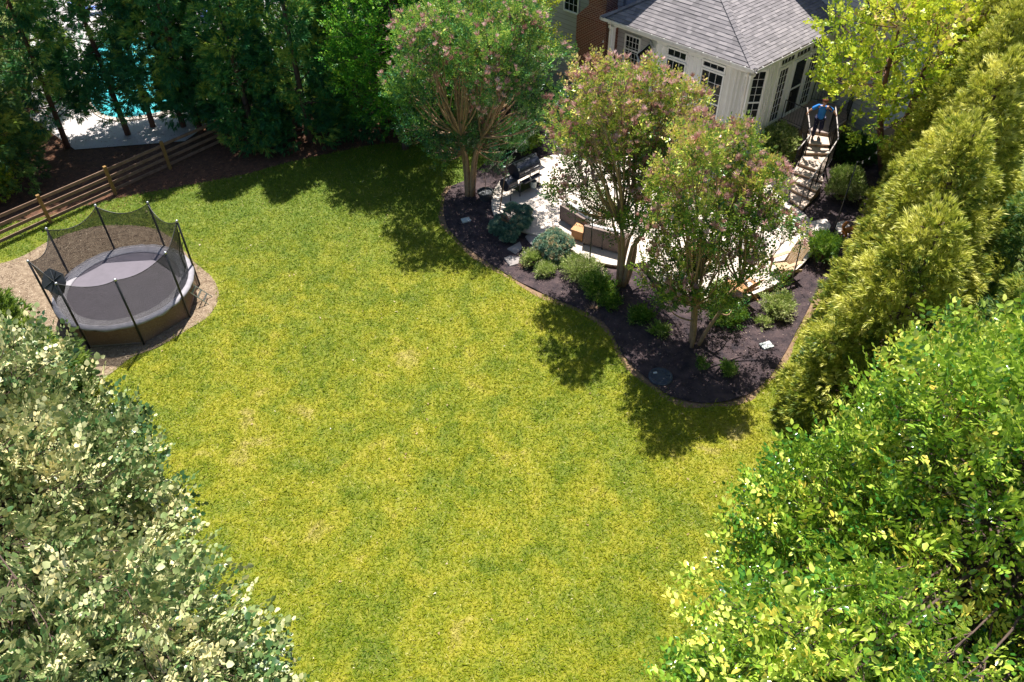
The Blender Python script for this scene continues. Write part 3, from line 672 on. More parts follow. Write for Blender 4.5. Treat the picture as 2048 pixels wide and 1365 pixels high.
# door wall: sidelight, screen door, sidelight, transoms above
window(HOUSE, Wc, e1, oD, 2.0, 2.82, FZ, 3.98, 3, 7, 'sidelight', fr=.11); window(HOUSE, Wc, e1, oD, 4.2, 5.02, FZ, 3.98, 3, 7, 'sidelight', fr=.11)
dr_ = window(HOUSE, Wc, e1, oD, 3.12, 4.14, FZ, 3.98, 1, 1, 'door', fr=.1, rail=.48)
h = MB(); h.obb(Wd(3.2) + Zv * 2.45 - n1 * .1, e1 * .03, -n1 * .05, Zv * .18); h.build('handle', mt['black'], dr_)
for s0, s1, n_ in ((2.0, 3.02, 4), (3.06, 4.16, 4), (4.2, 5.02, 3)): window(HOUSE, Wc, e1, oD, s0, s1, 4.05, 4.4, n_, 1, 'transom_window', fr=.05)
# header beam, soffit, columns
m = MB(); m.obb(Wl(-.06, -.05) + Zv * 4.42, e2 * 7.0, mI * .16, Zv * .26); m.obb(Wd(.18, -.05) + Zv * 4.42, e1 * 6.1, n1 * .16, Zv * .26)
m.build('header_beam', mt['white'], HOUSE)
m = MB(); Q = [E0 + e1 * .05 + n1 * .05, EL + e1 * .05 - n1 * .05, EL + mI * 1.6, E0 + e1 * 6.6]; m.add([q + Zv * 4.69 for q in Q], [(0, 1, 2, 3)]); m.build('soffit', mt['cream'], HOUSE)
for P in (Wl(0.0, .0), Wl(6.7, 0)):
    m = MB(); m.box(P + Zv * 2.2, (.2, .2, 4.44), R(41.5)); m.box(P + Zv * 4.36, (.28, .28, .1), R(41.5)); m.box(P + Zv * 1.62, (.27, .27, .16), R(41.5)); m.build('column', mt['white'], HOUSE, bevel=.008)
    m = MB(); m.path([P - mI * .13 + e2 * .02 + Zv * 4.72, P - mI * .16 + e2 * .02 + Zv * 4.45, P - mI * .14 + e2 * .02 + Zv * 4.3, P - mI * .14 + e2 * .02 + Zv * .2], .04, 8); m.build('downspout', mt['metal_white'], HOUSE)
# roof
SLp, SRp, kR, kL = .70, .467, 1.5, 1.15; WID = (EL - E0).length
def course_face(P0, du, uu, slope, width, xl, xr, dmax, seed):
    """P0 corner, du along the eave, uu horizontal upslope, xl/xr trim as functions of horizontal distance"""
    rs = random.Random(seed); m = MB(); st = .135; k = 0; nrm = (Zv - uu * slope).normalized()
    while k * st < dmax:
        a, b = k * st, min((k + 1) * st + .02, dmax); x0, x1 = xl(a), xr(a)
        x = x0 - rs.uniform(0, .3)
        while x < x1:
            wd = rs.choice((.17, .2, .24, .3, .34)); c, d = max(x, x0), min(x + wd, x1); x += wd
            if d - c < .01: continue
            cb, db = max(c, xl(b)), min(d, xr(b))
            if db <= cb: cb = db = (max(min((c + d) / 2, xr(b)), xl(b)))
            t = .022 + rs.choice((0, 0, .007))
            p = [P0 + du * c + uu * a + Zv * slope * a + nrm * t, P0 + du * d + uu * a + Zv * slope * a + nrm * t, P0 + du * db + uu * b + Zv * slope * b + nrm * .006, P0 + du * cb + uu * b + Zv * slope * b + nrm * .006]
            p += [p[0] - nrm * (t + .005), p[1] - nrm * (t + .005)]
            if du.cross(uu).z < 0: fs = [(3, 2, 1, 0), (0, 1, 5, 4)]
            else: fs = [(0, 1, 2, 3), (4, 5, 1, 0)]
            m.add(p, fs, min(1, max(0, rs.gauss(.5, .3))))
        k += 1
    return m
eS = E0 + Zv * ZE; aMax = 6.4
front = course_face(eS, e2, mI, SLp, WID, lambda a: kR * a - .02, lambda a: WID - kL * a + .02, WID / (kR + kL) - .02, 1)
front.build('roof_front_slope', mt['shingle'], HOUSE)
c1 = WID / (kR + kL) * kR
hR_ = mI + e2 * kR; hL_ = mI - e2 * kL; gR, gL = hR_.dot(e1) / hR_.dot(n1), hL_.dot(e1) / hL_.dot(-n1); SRp = SLp / hR_.dot(n1); c1 = WID / (kR + kL) * hR_.dot(n1)
right = course_face(eS, e1, n1, SRp, 6.6, lambda c: c * gR - .02, lambda c: 8.0, c1 - .02, 2); right.build('roof_side_slope', mt['shingle'], HOUSE)
left = course_face(EL + Zv * ZE, e1, -n1, SLp / hL_.dot(-n1), 6.6, lambda c: c * gL - .02, lambda c: 8.0, WID / (kR + kL) * hL_.dot(-n1) - .02, 3); left.build('roof_far_slope', mt['shingle'], HOUSE)
rb = random.Random(5)
for P0, hd in ((E0, lambda a: E0 + mI * a + e2 * kR * a), (EL, lambda a: EL + mI * a - e2 * kL * a)):
    m = MB(); a = .02
    while a < WID / (kR + kL) - .1:
        p, q = hd(a) + Zv * (ZE + SLp * a), hd(a + .13) + Zv * (ZE + SLp * (a + .13)); dd = (q - p); sd_ = dd.cross(Zv).normalized()
        for sg_, fc in ((1, SRp if P0 == E0 else SLp), (-1, SLp)):
            s1_ = sd_ * .15 * sg_ - Zv * .065; m.add([p + Zv * .05, p + s1_ + Zv * .05, q + s1_ + Zv * .03, q + Zv * .03, p + Zv * .02, p + s1_ + Zv * .015], [(0, 1, 2, 3) if sg_ < 0 else (3, 2, 1, 0), (0, 4, 5, 1)], rb.uniform(.2, .9))
        a += .1
    m.build('hip_cap', mt['shingle'], HOUSE)
for P, d_, L, inn in ((E0, e2, WID, mI), (E0, e1, 6.9, n1), (EL, e1, 4.0, -n1)):
    m = MB(); P = P + Zv * (ZE - .12)
    m.obb(P - inn * .1, d_ * L, inn * .012, Zv * .13); m.obb(P - inn * .088, d_ * L, inn * .1, Zv * .012); m.obb(P + inn * .012, d_ * L, inn * .03, Zv * .12)
    gt = m.build('gutter', mt['metal_white'], HOUSE)
    k = .4
    while k < L: m = MB(); m.obb(P - inn * .09 + d_ * k + Zv * .118, d_ * .03, inn * .11, Zv * .006); m.build('gutter_strap', mt['metal_white'], gt); k += .62
    m = MB(); m.obb(P - inn * .085 + d_ * .1 + Zv * .02, d_ * (L - .3), inn * .09, Zv * .06); m.build('gutter_debris', mt['soil'], gt)
# main walls
m = MB(); mw0, mw1 = Wl(-7.5, 6.0), Wl(4.5, 6.0)
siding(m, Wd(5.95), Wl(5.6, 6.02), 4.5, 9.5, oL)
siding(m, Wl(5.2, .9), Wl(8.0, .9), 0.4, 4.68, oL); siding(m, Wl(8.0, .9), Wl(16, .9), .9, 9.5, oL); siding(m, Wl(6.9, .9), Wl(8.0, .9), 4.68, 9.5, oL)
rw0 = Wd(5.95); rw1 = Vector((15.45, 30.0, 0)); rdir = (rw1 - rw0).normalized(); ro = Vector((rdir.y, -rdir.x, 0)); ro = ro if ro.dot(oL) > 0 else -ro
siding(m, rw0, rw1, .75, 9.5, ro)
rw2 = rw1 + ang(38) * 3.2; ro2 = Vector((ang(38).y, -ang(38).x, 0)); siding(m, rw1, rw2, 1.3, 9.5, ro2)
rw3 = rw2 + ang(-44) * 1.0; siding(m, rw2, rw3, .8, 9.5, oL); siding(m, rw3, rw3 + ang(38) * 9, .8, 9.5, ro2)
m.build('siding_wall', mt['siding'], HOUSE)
m = MB()
for A, B, z1, o_ in ((Wl(5.2, .9), Wl(16, .9), .9, oL), (rw0, rw1, .75, ro)): m = MB(); wallbox(m, A, B, -.1, z1, o_, .2, -.005); m.build('foundation_wall', mt['paintbrick'], HOUSE)
for a_ in ((rw1, rw2, -.1, 1.3), (rw3, rw3 + ang(38) * 9, -.1, .8)): m = MB(); wallbox(m, *a_, ro2, .2, -.005); m.build('block_foundation', mt['tan_block'], HOUSE)
m = MB(); m.box(rw1 + Zv * 5.1, (.15, .15, 8.9), R(40)); m.build('corner_board', mt['white'], HOUSE)
m = MB(); m.obb(Wl(9.95, .87) + Zv * .55, e2 * -.16, mI * -.03, Zv * .16); m.build('wall_vent', mt['dark'], HOUSE)
window(HOUSE, Wl(0, .86), e2, oL, 5.78, 6.62, 2.55, 3.86, 4, 5, rail=.5)
window(HOUSE, Wl(0, .86), e2, oL, 9.3, 10.2, 3.9, 5.6, 3, 5, rail=.5)
window(HOUSE, rw0 + ro * .04, rdir, ro, .9, 1.9, 4.6, 6.2, 3, 5, rail=.5)
window(HOUSE, rw3 + ro2 * .04, ang(38), ro2, 1.2, 2.3, 3.3, 5.0, 3, 5, rail=.5); window(HOUSE, rw3 + ro2 * .04, ang(38), ro2, 3.4, 4.5, 3.3, 5.0, 3, 5, rail=.5)
# solid bulk behind the walls with main roof (casts the upper storey's shadow)
m = MB(); bulk = [Wd(6.1, .2), rw1 + mI * .25 - rdir * .1, rw2 + n1 * .2, rw3 + n1 * .25, rw3 + ang(38) * 8.9 + n1 * .25, Wd(20, 3), Wl(14, 14), Wl(15.8, 1.1), Wl(6.9, 1.1), Wl(5.5, 6.2)]
m.c = .5; m.prism([(p.x, p.y) for p in bulk], 0, 9.4); m.build('house_core', mt['siding'], HOUSE)
m = MB(); cc_ = sum(bulk, Vector()) / len(bulk)
top_ = [cc_ + (p - cc_) * 1.04 + Zv * 9.4 for p in bulk]; m.add(top_ + [cc_ + Zv * 12], [(i, (i + 1) % len(top_), len(top_)) for i in range(len(top_))]); m.build('main_roof', mt['shingle'], HOUSE)
# chimney
m = MB(); A = Wl(8.7, 0); m.obb(Wl(7.05, 0) + Zv * 1.76, e2 * 1.65, mI * .9, Zv * 2.55)
q = [Wl(7.05, 0), Wl(8.7, 0), Wl(8.7, .9), Wl(7.05, .9)]; q2 = [Wl(7.2, .1), Wl(8.15, .1), Wl(8.15, .9), Wl(7.2, .9)]
m.add([p + Zv * 4.31 for p in q] + [p + Zv * 4.85 for p in q2], [(1, 0, 4, 5), (2, 1, 5, 6), (0, 3, 7, 4)]); m.obb(Wl(7.2, .1) + Zv * 4.85, e2 * .95, mI * .9, Zv * 5.6)
CH_ = m.build('chimney', mt['brick'], HOUSE)
m = MB(); m.obb(Wl(7.03, -.02) + Zv * -.1, e2 * 1.69, mI * .95, Zv * 1.86); m.build('chimney_base', mt['paintbrick'], CH_)
# landing, stairs, railings
LZ, PZ = 1.5, .32; rise = (LZ - PZ) / 8
tz = [LZ - rise * (i + 1) for i in range(7)]
Lp = [(1617, 286), (1610, 305), (1597, 325), (1589, 343), (1587, 360), (1584, 377), (1582, 397)]
Rp = [(1658, 289), (1657, 306), (1645, 343), (1646, 362), (1633, 380), (1621, 396), (1606, 416)]
TL = [gp(*p, z) for p, z in zip(Lp, tz)]; TR = [gp(*p, z) for p, z in zip(Rp, tz)]
l_a, l_b, l_c, l_d = gp(1562, 241, LZ), gp(1601.6, 258, LZ), gp(1657, 267, LZ), gp(1694, 240, LZ)
t0L, t0R = l_b.lerp(l_c, .3), l_c
l_e = gp(1640, 196, LZ)
wpt = Wd(((l_a - Wc).dot(e1)), -.02); wpt2 = Wd(5.3, -.02)
landing = [wpt, l_a, l_b, l_c, l_d, Vector((l_d.x + .35, l_d.y + 1.2, 0)), wpt2]
ST = thing('staircase', 'curved stone staircase with black iron railings climbing from patio to sunroom door', 'staircase', (12, 28, 0))
m = MB(); m.prism([(p.x, p.y) for p in landing], -.1, LZ - .06); m.build('landing_base', mt['wallstone'], ST)
m = MB(); m.prism([(p.x, p.y) for p in landing], LZ - .06, LZ); m.build('landing_floor', mt['deckfloor'], ST)
bk = MB(); pL, pR = t0L, t0R
for i in range(7):
    a, b = TL[i], TR[i]; dn = (a - pL + b - pR).normalized() * .035; dn.z = 0
    quad = [(p.x, p.y) for p in (pL, pR, b, a)]; bk.prism(quad, -.1, tz[i] - .055)
    m = MB(); sdv = (b - a).normalized() * .03; sdv.z = 0
    m.prism([(p.x, p.y) for p in (pL - sdv, pR + sdv, b + sdv + dn, a - sdv + dn)], tz[i] - .055, tz[i]); m.build('tread', mt['tread'], ST, bevel=.01)
    pL, pR = a, b
bk.build('stair_base', mt['wallstone'], ST)
def railing(path, zb, name, sp=.115, top=.022, topmat='black', posts=True):
    """path: top-rail points; zb: bottom height at each point"""
    m = MB(); t_ = MB(); pts = [Vector(p) for p in path]
    for i in range(len(pts) - 1):
        a, b = pts[i], pts[i + 1]; za, zb_ = zb[i], zb[i + 1]; L = math.hypot(b.x - a.x, b.y - a.y); n = max(2, int(L / sp))
        m.path([(a.x, a.y, za + .1), (b.x, b.y, zb_ + .1)], .012, 4)
        if topmat != 'black': m.path([(a.x, a.y, a.z - .04), (b.x, b.y, b.z - .04)], .012, 4)
        for k in range(n + 1):
            p = a.lerp(b, k / n); zz = za + (zb_ - za) * k / n; post = k in (0, n) and posts
            m.path([(p.x, p.y, zz - (.05 if post else -.1)), (p.x, p.y, p.z)], .02 if post else .008, 4)
    t_.path(pts, top, 8)
    r_ = m.build(name, mt['black'], ST); t_.build('handrail', mt[topmat], r_ , smooth=True); return r_
RH = .92
up_ = lambda p, h=RH: p + Zv * h
railing([up_(l_a), up_(l_b)], [LZ, LZ], 'landing_railing')
railing([up_(l_b), gp(1614.5, 216, LZ + RH + .05)], [LZ, LZ], 'landing_railing') if False else None
railing([up_(l_c + Vector((.05, .12, 0))), up_(l_d), up_(Vector((l_d.x + .3, l_d.y + 1.15, LZ))), up_(wpt2 + Vector((0, 0, LZ)))], [LZ] * 4, 'landing_railing')
lh = [l_b + Vector((.1, 0, 0)), t0L + Vector((-.05, 0, 0)), TL[0], TL[1], TL[2], TL[3]]; lz = [LZ, LZ, tz[0], tz[1], tz[2], tz[3]]
lpts = [gp(1615, 216, LZ + RH + .03), gp(1619, 250, LZ + RH - .05), gp(1621.5, 269, tz[1] + RH), gp(1610, 283, tz[2] + RH + .1), gp(1596, 300, tz[2] + RH)]
railing(lpts, [LZ - .1, tz[0], tz[1], tz[2], tz[3]], 'stair_railing', .1, .024, 'handrail')
rpts = [gp(1671, 213, LZ + RH + .05), gp(1675, 250, LZ + RH - .05), gp(1677, 277, tz[1] + RH), gp(1660, 304, tz[2] + RH), gp(1644, 327, tz[3] + RH - .02), gp(1628, 350, tz[5] + RH + .1), gp(1611, 371, PZ + RH + .13)]
railing(rpts, [LZ - .1, tz[0], tz[1] - .05, tz[2] - .1, tz[3] - .1, tz[5], PZ + .1], 'stair_railing', .1, .024, 'handrail')
# ------------------------------------------------------------------ patio
def patio(name, pts, z, k=5):
    poly = smooth_poly([(p.x, p.y) for p in pts], k)
    m = MB(); m.prism([(p.x, p.y) for p in poly], -.05, z - .055); a = m.build(name + '_wall', mt['wallstone']); tag(a, kind='structure')
    m = MB(); c = sum(poly, Vector()) / len(poly); m.prism([tuple((c + (p - c) * 1.012)[:2]) for p in poly], z - .055, z); b = m.build(name, mt['flags']); tag(b, kind='structure')
PA = [gp(*p, PZ) for p in [(1340, 575), (1400, 600), (1462, 600), (1540, 573), (1600, 531), (1629, 492), (1627, 455), (1603, 424), (1560, 395), (1500, 330), (1400, 320), (1300, 380), (1280, 470), (1300, 540)]]
patio('patio', PA, PZ)
PB = [gp(*p, .2) for p in [(1128, 484), (1165, 512), (1205, 525), (1245, 530), (1285, 522), (1318, 505), (1360, 440), (1330, 330), (1240, 300), (1150, 330), (1110, 380), (1105, 440)]]
patio('lower_patio', PB, .2)
PC = [gp(*p, .14) for p in [(1045, 335), (1005, 358), (985, 393), (990, 432), (1020, 452), (1075, 470), (1130, 475), (1180, 450), (1180, 350), (1120, 310)]]
patio('grill_patio', PC, .14)
def flag(pts, z, label, mat='stone'):
    ps = [gp(*p, z) for p in pts]; zz = max(float(hgt(p.x, p.y)) for p in ps) + .06
    ps = [gp(*p, zz) for p in pts]; m = MB(); m.prism([(p.x, p.y) for p in ps], zz - .06, zz + .02); o = m.build('stepping_stone', mt[mat], None, bevel=.012)
    tag(o, label, 'stepping stone', 'stepping stones through the mulch')
flag([(1014, 498), (1040, 484), (1045, 497), (1032, 509)], 0, 'grey square stepping stone in shade left of the round blue shrub')
flag([(1008, 517), (1020, 512), (1040, 515), (1037, 528), (1020, 533)], 0, 'sunlit broken stepping stone nearest the lawn edge')
flag([(1050, 474), (1062, 465), (1085, 468), (1080, 495), (1062, 490)], 0, 'shaded round-edged stepping stone behind the round blue shrub')
flag([(1045, 505), (1060, 494), (1080, 497), (1085, 512), (1060, 517)], 0, 'shaded purple-grey stepping stone right of the grey square one')
flag([(1623, 444), (1652, 438), (1662, 452), (1658, 462), (1630, 463)], 0, 'pale flagstone between patio edge and the light pole', 'stone_pale')
flag([(1674, 446), (1688, 443), (1700, 452), (1698, 470), (1680, 468), (1670, 456)], 0, 'pale flagstone that the dog walks over', 'stone_pale')

# ------------------------------------------------------------------ fence
fb = [Vector((-17.96, 25.82, 0)), Vector((-16.15, 27.83, 0)), Vector((-14.5, 29.75, 0))]; fd = (fb[2] - fb[0]) / 2
FP = [fb[0] - fd * 2, fb[0] - fd, fb[0], fb[1], fb[2]] + [fb[2] + fd * k for k in (1, 2, 3, 4)]
FE = thing('fence', 'weathered four rail wooden fence running between lawn and pool garden', 'fence', FP[2])
fn = Vector((fd.y, -fd.x, 0)).normalized(); rf = random.Random(9)
for i, p in enumerate(FP):
    m = MB(); m.box(p + Zv * .62, (.12, .12, 1.36), math.atan2(fd.y, fd.x) + rf.uniform(-.05, .05)); m.build('post', mt['fencepost'], FE, bevel=.008)
for i in range(len(FP) - 1):
    for k, z in enumerate((.16, .46, .76, 1.08)):
        a = FP[i] - fn * .1 + Zv * (z + rf.uniform(-.015, .015)); b = FP[i + 1] - fn * .1 + Zv * (z + rf.uniform(-.015, .015))
        m = MB(); m.obb(a - Zv * .065, b - a, fn * .038, Zv * .13); m.build('rail', mt['fencewood'], FE, bevel=.005)

# ------------------------------------------------------------------ trampoline
TR_ = thing('trampoline', 'round black trampoline with a tall safety net and grey pad on wood chips', 'trampoline', TC)
RR, a0 = 2.2, R(207.5); ZR, ZP = .9, 2.72
pv = [(math.cos(a0 - i * math.pi / 4), math.sin(a0 - i * math.pi / 4)) for i in range(8)]
pt = lambda i, r, z: TC + Vector((pv[i % 8][0] * r, pv[i % 8][1] * r, z))
m = MB(); m.lathe(TC, [(RR - .33, ZR - .015), (RR - .33, ZR - .03), (0.001, ZR - .03)], 64); m.lathe(TC, [(0.001, ZR - .015), (RR - .33, ZR - .015)], 64); m.build('jumping_mat', mt['jumpmat'], TR_)
m = MB(); n = 96; rp = random.Random(1); prof = []
wv = [rp.uniform(-.03, .03) for _ in range(n)]
for r_, z_, wf in ((RR - .40, ZR + .0, 0), (RR - .37, ZR + .03, .2), (RR - .05, ZR + .035, .3), (RR + .06, ZR + .01, .4), (RR + .075, ZR - .05, 1.0), (RR + .05, ZR - .085, 1.4)):
    prof.append([(TC.x + (r_ + wv[k] * wf * .5) * math.cos(2 * math.pi * k / n), TC.y + (r_ + wv[k] * wf * .5) * math.sin(2 * math.pi * k / n), z_ + wv[(k * 7) % n] * wf * .7) for k in range(n)])
vs = sum(prof, []); m.add(vs, [(i * n + k, i * n + (k + 1) % n, (i + 1) * n + (k + 1) % n, (i + 1) * n + k) for i in range(5) for k in range(n)]); m.build('safety_pad', mt['pad'], TR_, smooth=True)
m = MB(); ring = [TC + Vector((RR * math.cos(R(a)), RR * math.sin(R(a)), ZR - .04)) for a in range(0, 365, 5)]; m.path(ring, .03, 6, False); m.build('frame_ring', mt['steel'], TR_)
for i in range(8):
    m = MB(); m.path([pt(i, RR + .07, .02), pt(i, RR + .07, ZP)], .036, 8); po = m.build('net_pole', mt['black'], TR_, smooth=True)
    m = MB(); m.sphere(pt(i, RR + .07, ZP + .02), .05, 8, 6); m.build('pole_cap', mt['steel'], po)
for i in range(4):
    a, b = pt(2 * i, RR, .0), pt(2 * i + 1, RR, 0); m = MB()
    m.path([a + Zv * (ZR - .05), a + Zv * .04, b + Zv * .04, b + Zv * (ZR - .05)], .024, 6); m.build('leg', mt['steel'], TR_)
def netpanel(mat, r0, r1, zb, zt, sag, segs=14, rows=5, skip=()):
    vs, fs, uvs = [], [], []
    for i in range(8):
        if i in skip: continue
        b = len(vs); w_ = 2 * r1 * math.sin(math.pi / 8)
        for k in range(segs + 1):
            t = k / segs; q0, q1 = pt(i, r0, 0), pt(i + 1, r0, 0); c0 = q0.lerp(q1, t)
            ac = math.atan2(c0.y - TC.y, c0.x - TC.x); base = TC + Vector((r0 * math.cos(ac), r0 * math.sin(ac), zb))
            sg = 4 * t * (1 - t); tp_ = pt(i, r1, 0).lerp(pt(i + 1, r1, 0), t); inn = (TC - tp_); inn.z = 0; tp_ = tp_ + inn.normalized() * sag * .35 * sg; tp_.z = zt - sag * sg
            for j in range(rows + 1):
                s_ = j / rows; p = base.lerp(tp_, s_) + inn.normalized() * (.10 * sg * math.sin(math.pi * s_) if sag else 0); vs.append(p); uvs.append((i * w_ + t * w_, p.z))
        for k in range(segs):
            for j in range(rows): a = b + k * (rows + 1) + j; fs.append((a, a + rows + 1, a + rows + 2, a + 1))
    return vs, fs, uvs
def netobj(name, mat, data, parent):
    vs, fs, uvs = data; m = MB(); m.add(vs, fs); o = m.build(name, mat, parent, smooth=True)
    ul = o.data.uv_layers.new(name='NetUV'); d = []
    for l in o.data.loops: d += uvs[l.vertex_index]
    ul.data.foreach_set('uv', d); return o
NET = netobj('safety_net', mt['net'], netpanel(None, RR - .1, RR + .04, ZR + .03, ZP - .02, .26), TR_)
m = MB()
for i in range(8):
    top = [];
    for k in range(13):
        t = k / 12; q = pt(i, RR + .04, 0).lerp(pt(i + 1, RR + .04, 0), t); inn = TC - q; inn.z = 0; sg = 4 * t * (1 - t); q = q + inn.normalized() * .26 * .35 * sg; q.z = ZP - .02 - .26 * sg; top.append(q)
    m.path(top, .011, 4, False)
m.build('net_hem', mt['black'], NET)
netobj('lower_skirt', mt['skirt'], netpanel(None, RR + .03, RR + .03, ZR - .1, .04, 0, 14, 2), TR_)
# hanging entrance flap and cords on the right panel
m = MB(); q = pt(4, RR + .02, 0)
m.path([q + Zv * 2.3, q + Vector((-.12, -.25, 1.6)), q + Vector((-.05, -.3, 1.1)), q + Vector((-.1, -.45, .95))], .018, 5); m.path([q + Zv * 1.9, q + Vector((-.2, -.1, 1.3)), q + Vector((-.16, -.18, .96))], .012, 5); m.build('entrance_cord', mt['black'], TR_)
# basketball backboard
bd = (pt(7, 1, 0) - pt(0, 1, 0)); bd.z = 0; bd = bd.normalized(); bd = Vector((math.cos(math.atan2(bd.y, bd.x) + .2), math.sin(math.atan2(bd.y, bd.x) + .2), 0)); bo = Vector((-bd.y, bd.x, 0)); bc = pt(0, RR + .02, 0).lerp(pt(7, RR + .02, 0), .56) + Zv * 2.38 + bo * .1 + bd * .1
out_ = [(-.5, -.22), (-.38, -.36), (.38, -.36), (.5, -.22), (.5, .12), (.3, .33), (-.3, .33), (-.5, .12)]
tl_ = (Zv * .8 + bo * .6).normalized()
m = MB(); vsb = [bc + bd * a + tl_ * b for a, b in out_]; nb = bd.cross(tl_).normalized()
m.add(vsb + [v + nb * .03 for v in vsb], [tuple(range(8)), tuple(range(8, 16))[::-1]] + [(i, (i + 1) % 8, (i + 1) % 8 + 8, i + 8) for i in range(8)]); BB = m.build('backboard', mt['black'], TR_)
m = MB()
for a, b in (((-.3, -.3), (.25, .28)), ((.3, -.3), (-.2, .28)), ((0, -.34), (0, .3))):
    m.path([bc + bd * a[0] + tl_ * a[1] - nb * .012, bc + bd * b[0] + tl_ * b[1] - nb * .012], .012, 4); m.path([bc + bd * a[0] + tl_ * a[1] + nb * .045, bc + bd * b[0] + tl_ * b[1] + nb * .045], .012, 4)
m.build('backboard_strut', mt['pot'], BB)
# ladder
LD = thing('ladder', 'small dark two rung trampoline ladder leaning over the wood chips', 'ladder', gp(400, 585))
t1, t2 = gp(376, 563, ZR - .1), gp(369, 578, ZR - .1); b1, b2 = gp(424, 594, .03), gp(417, 609, .03)
for a, b in ((t1, b1), (t2, b2)):
    m = MB(); m.path([a, b], .018, 6); m.build('side_rail', mt['steel'], LD)
for t in (.28, .52, .76):
    m = MB(); m.obb(t1.lerp(b1, t), t2.lerp(b2, t) - t1.lerp(b1, t), (b1 - t1).normalized() * .06, Zv * .015); m.build('rung', mt['steel'], LD)
m = MB(); ps = [gp(*p, .03) for p in [(160, 757), (185, 751), (203, 744), (222, 732)]]; m.path(ps, [.02, .018, .014, .008], 5); m.path([ps[2], gp(206, 738, .1)], [.01, .004], 4)
tag(m.build('fallen_branch', mt['twig']), 'thin curved fallen branch on the grass below the trampoline', 'branch')
# ------------------------------------------------------------------ trees
def off(px, py, z, base): q = gp(px, py, z); return (q.x - base[0], q.y - base[1], z)
GD = 'dark evergreens along the fence'
b = (-1.65, 27.47, 0); crape('crape_myrtle', 'tall green crape myrtle with pink seed heads beside the black grill', b, lobes(b, [(845, 85, 1.0), (930, 30, 1.05), (1035, 55, 1.0), (1085, 130, .9), (825, 175, .95), (905, 165, 1.05), (1000, 165, 1.1), (1075, 215, .85), (850, 255, .8), (945, 255, .9), (1025, 262, .75), (885, 310, .55), (985, 318, .4), (960, 100, 1.1)], (-.8, .5, .1, 1.0, -.2, .9, -1.0)), 180, 21, 'crape_cool', 6, 34, (.3, 0), .42, .45, 2.0)
b = (3.87, 21.73, 0); crape('crape_myrtle', 'yellow tinged crape myrtle in front of the sunroom windows, trunk by the wicker sofas', b, lobes(b, [(1200, 185, .75), (1290, 190, .8), (1365, 215, .7), (1150, 250, .75), (1230, 260, .9), (1320, 275, .85), (1400, 290, .65), (1118, 300, .5), (1180, 335, .85), (1270, 345, .9), (1350, 360, .7), (1130, 390, .42), (1195, 415, .6), (1290, 425, .65), (1245, 455, .45)], (-.7, .6, .1, 1.0, -.2, .8, -1.0)), 155, 22, 'crape', 6, 29, (.2, .2), .4, .9, 1.8)
b = (5.91, 18.6, 0); crape('crape_myrtle', 'crape myrtle nearest the lawn with a forked pale trunk in dark mulch', b, lobes(b, [(1395, 305, .6), (1470, 295, .6), (1340, 365, .6), (1430, 370, .75), (1510, 365, .6), (1330, 450, .65), (1400, 450, .75), (1480, 440, .75), (1545, 425, .42), (1330, 530, .55), (1410, 530, .6), (1490, 515, .5), (1585, 470, .25), (1370, 590, .45), (1450, 595, .4), (1535, 560, .22), (1345, 600, .4), (1420, 615, .4), (1310, 560, .35), (1470, 625, .3)], (-.6, .5, .0, .9, -.3, .7, -.9)), 140, 23, 'crape', 3, 28, (.5, .25), .38, .5, 1.3)
# golden cryptomeria hedge on the right
GC = 'golden green conifers down the right side'
for i, (x, y, h, rb, lab) in enumerate([(9.75, 14.9, 7.6, 2.35, 'golden green conifer closest to the lawn, below the white utility lid'), (11.5, 17.9, 8.2, 2.4, 'golden green conifer right of the bare mulch strip and thin light pole'),
        (13.65, 20.9, 8.6, 2.35, 'golden green conifer beside the dog and the pale flagstones'), (15.2, 23.8, 8.8, 2.35, 'golden green conifer just below the yellow leaved redbud'), (16.8, 26.6, 9.2, 2.4, 'golden green conifer farthest up the right side by the house'),
        (13.4, 14.6, 7.2, 2.3, 'shaded conifer inside the hedge behind the glossy pear leaves'), (15.6, 18.0, 8.6, 2.4, 'inner hedge conifer at the right frame edge, mid height')]):
    if i < 5: t = conifer('golden_conifer', lab, h, rb, 285, 48, 40 + i, mt['cryp'], .22, .02, 14, .34, .25, GC, (.46 + .04 * (i % 3), .16), .5, .75, .13, .25, 'bark_dark', (x, y, .1), .9, .32, .5, .25); 
    else: t = conifer('golden_conifer', lab, h, rb, 210, 50, 40 + i, mt['olive_conifer'], .25, .024, 12, .36, .25, GC, (.5, .2), .5, .75, .13, .25, 'bark_dark', (x, y, .1), .9, .36, .5, .25)
# dark evergreens top left : three models, copied
kinds = []
kinds.append(conifer('evergreen_tree', 'dark bushy evergreen in front of the fence, left of the big shadow on the lawn', 10.5, 1.85, 130, 44, 61, mt['dark_conifer'], .30, .03, 11, .48, .5, GD, (.58, .22), .45, .7, .15, .1, 'bark_dark', (-11.3, 32.0, 0), .95, .4, .5, .2))
kinds.append(conifer('evergreen_tree', 'open evergreen with bare reddish lower trunk standing before the pool', 12.5, 2.3, 105, 36, 62, mt['dark_conifer'], .32, .03, 11, .42, 1.8, GD, (.58, .22), .3, .55, .14, -.1, 'bark_red', (-17.3, 32.7, 0), .9, .45, .6, .6))
kinds.append(conifer('evergreen_tree', 'olive green feathery evergreen at the far left frame edge', 11.5, 2.3, 130, 50, 63, mt['olive_conifer'], .30, .03, 11, .5, .8, GD, (.5, .2), .4, .65, .15, .0, 'bark_dark', (-22.6, 29.6, 0), .95, .45, .55, .4))
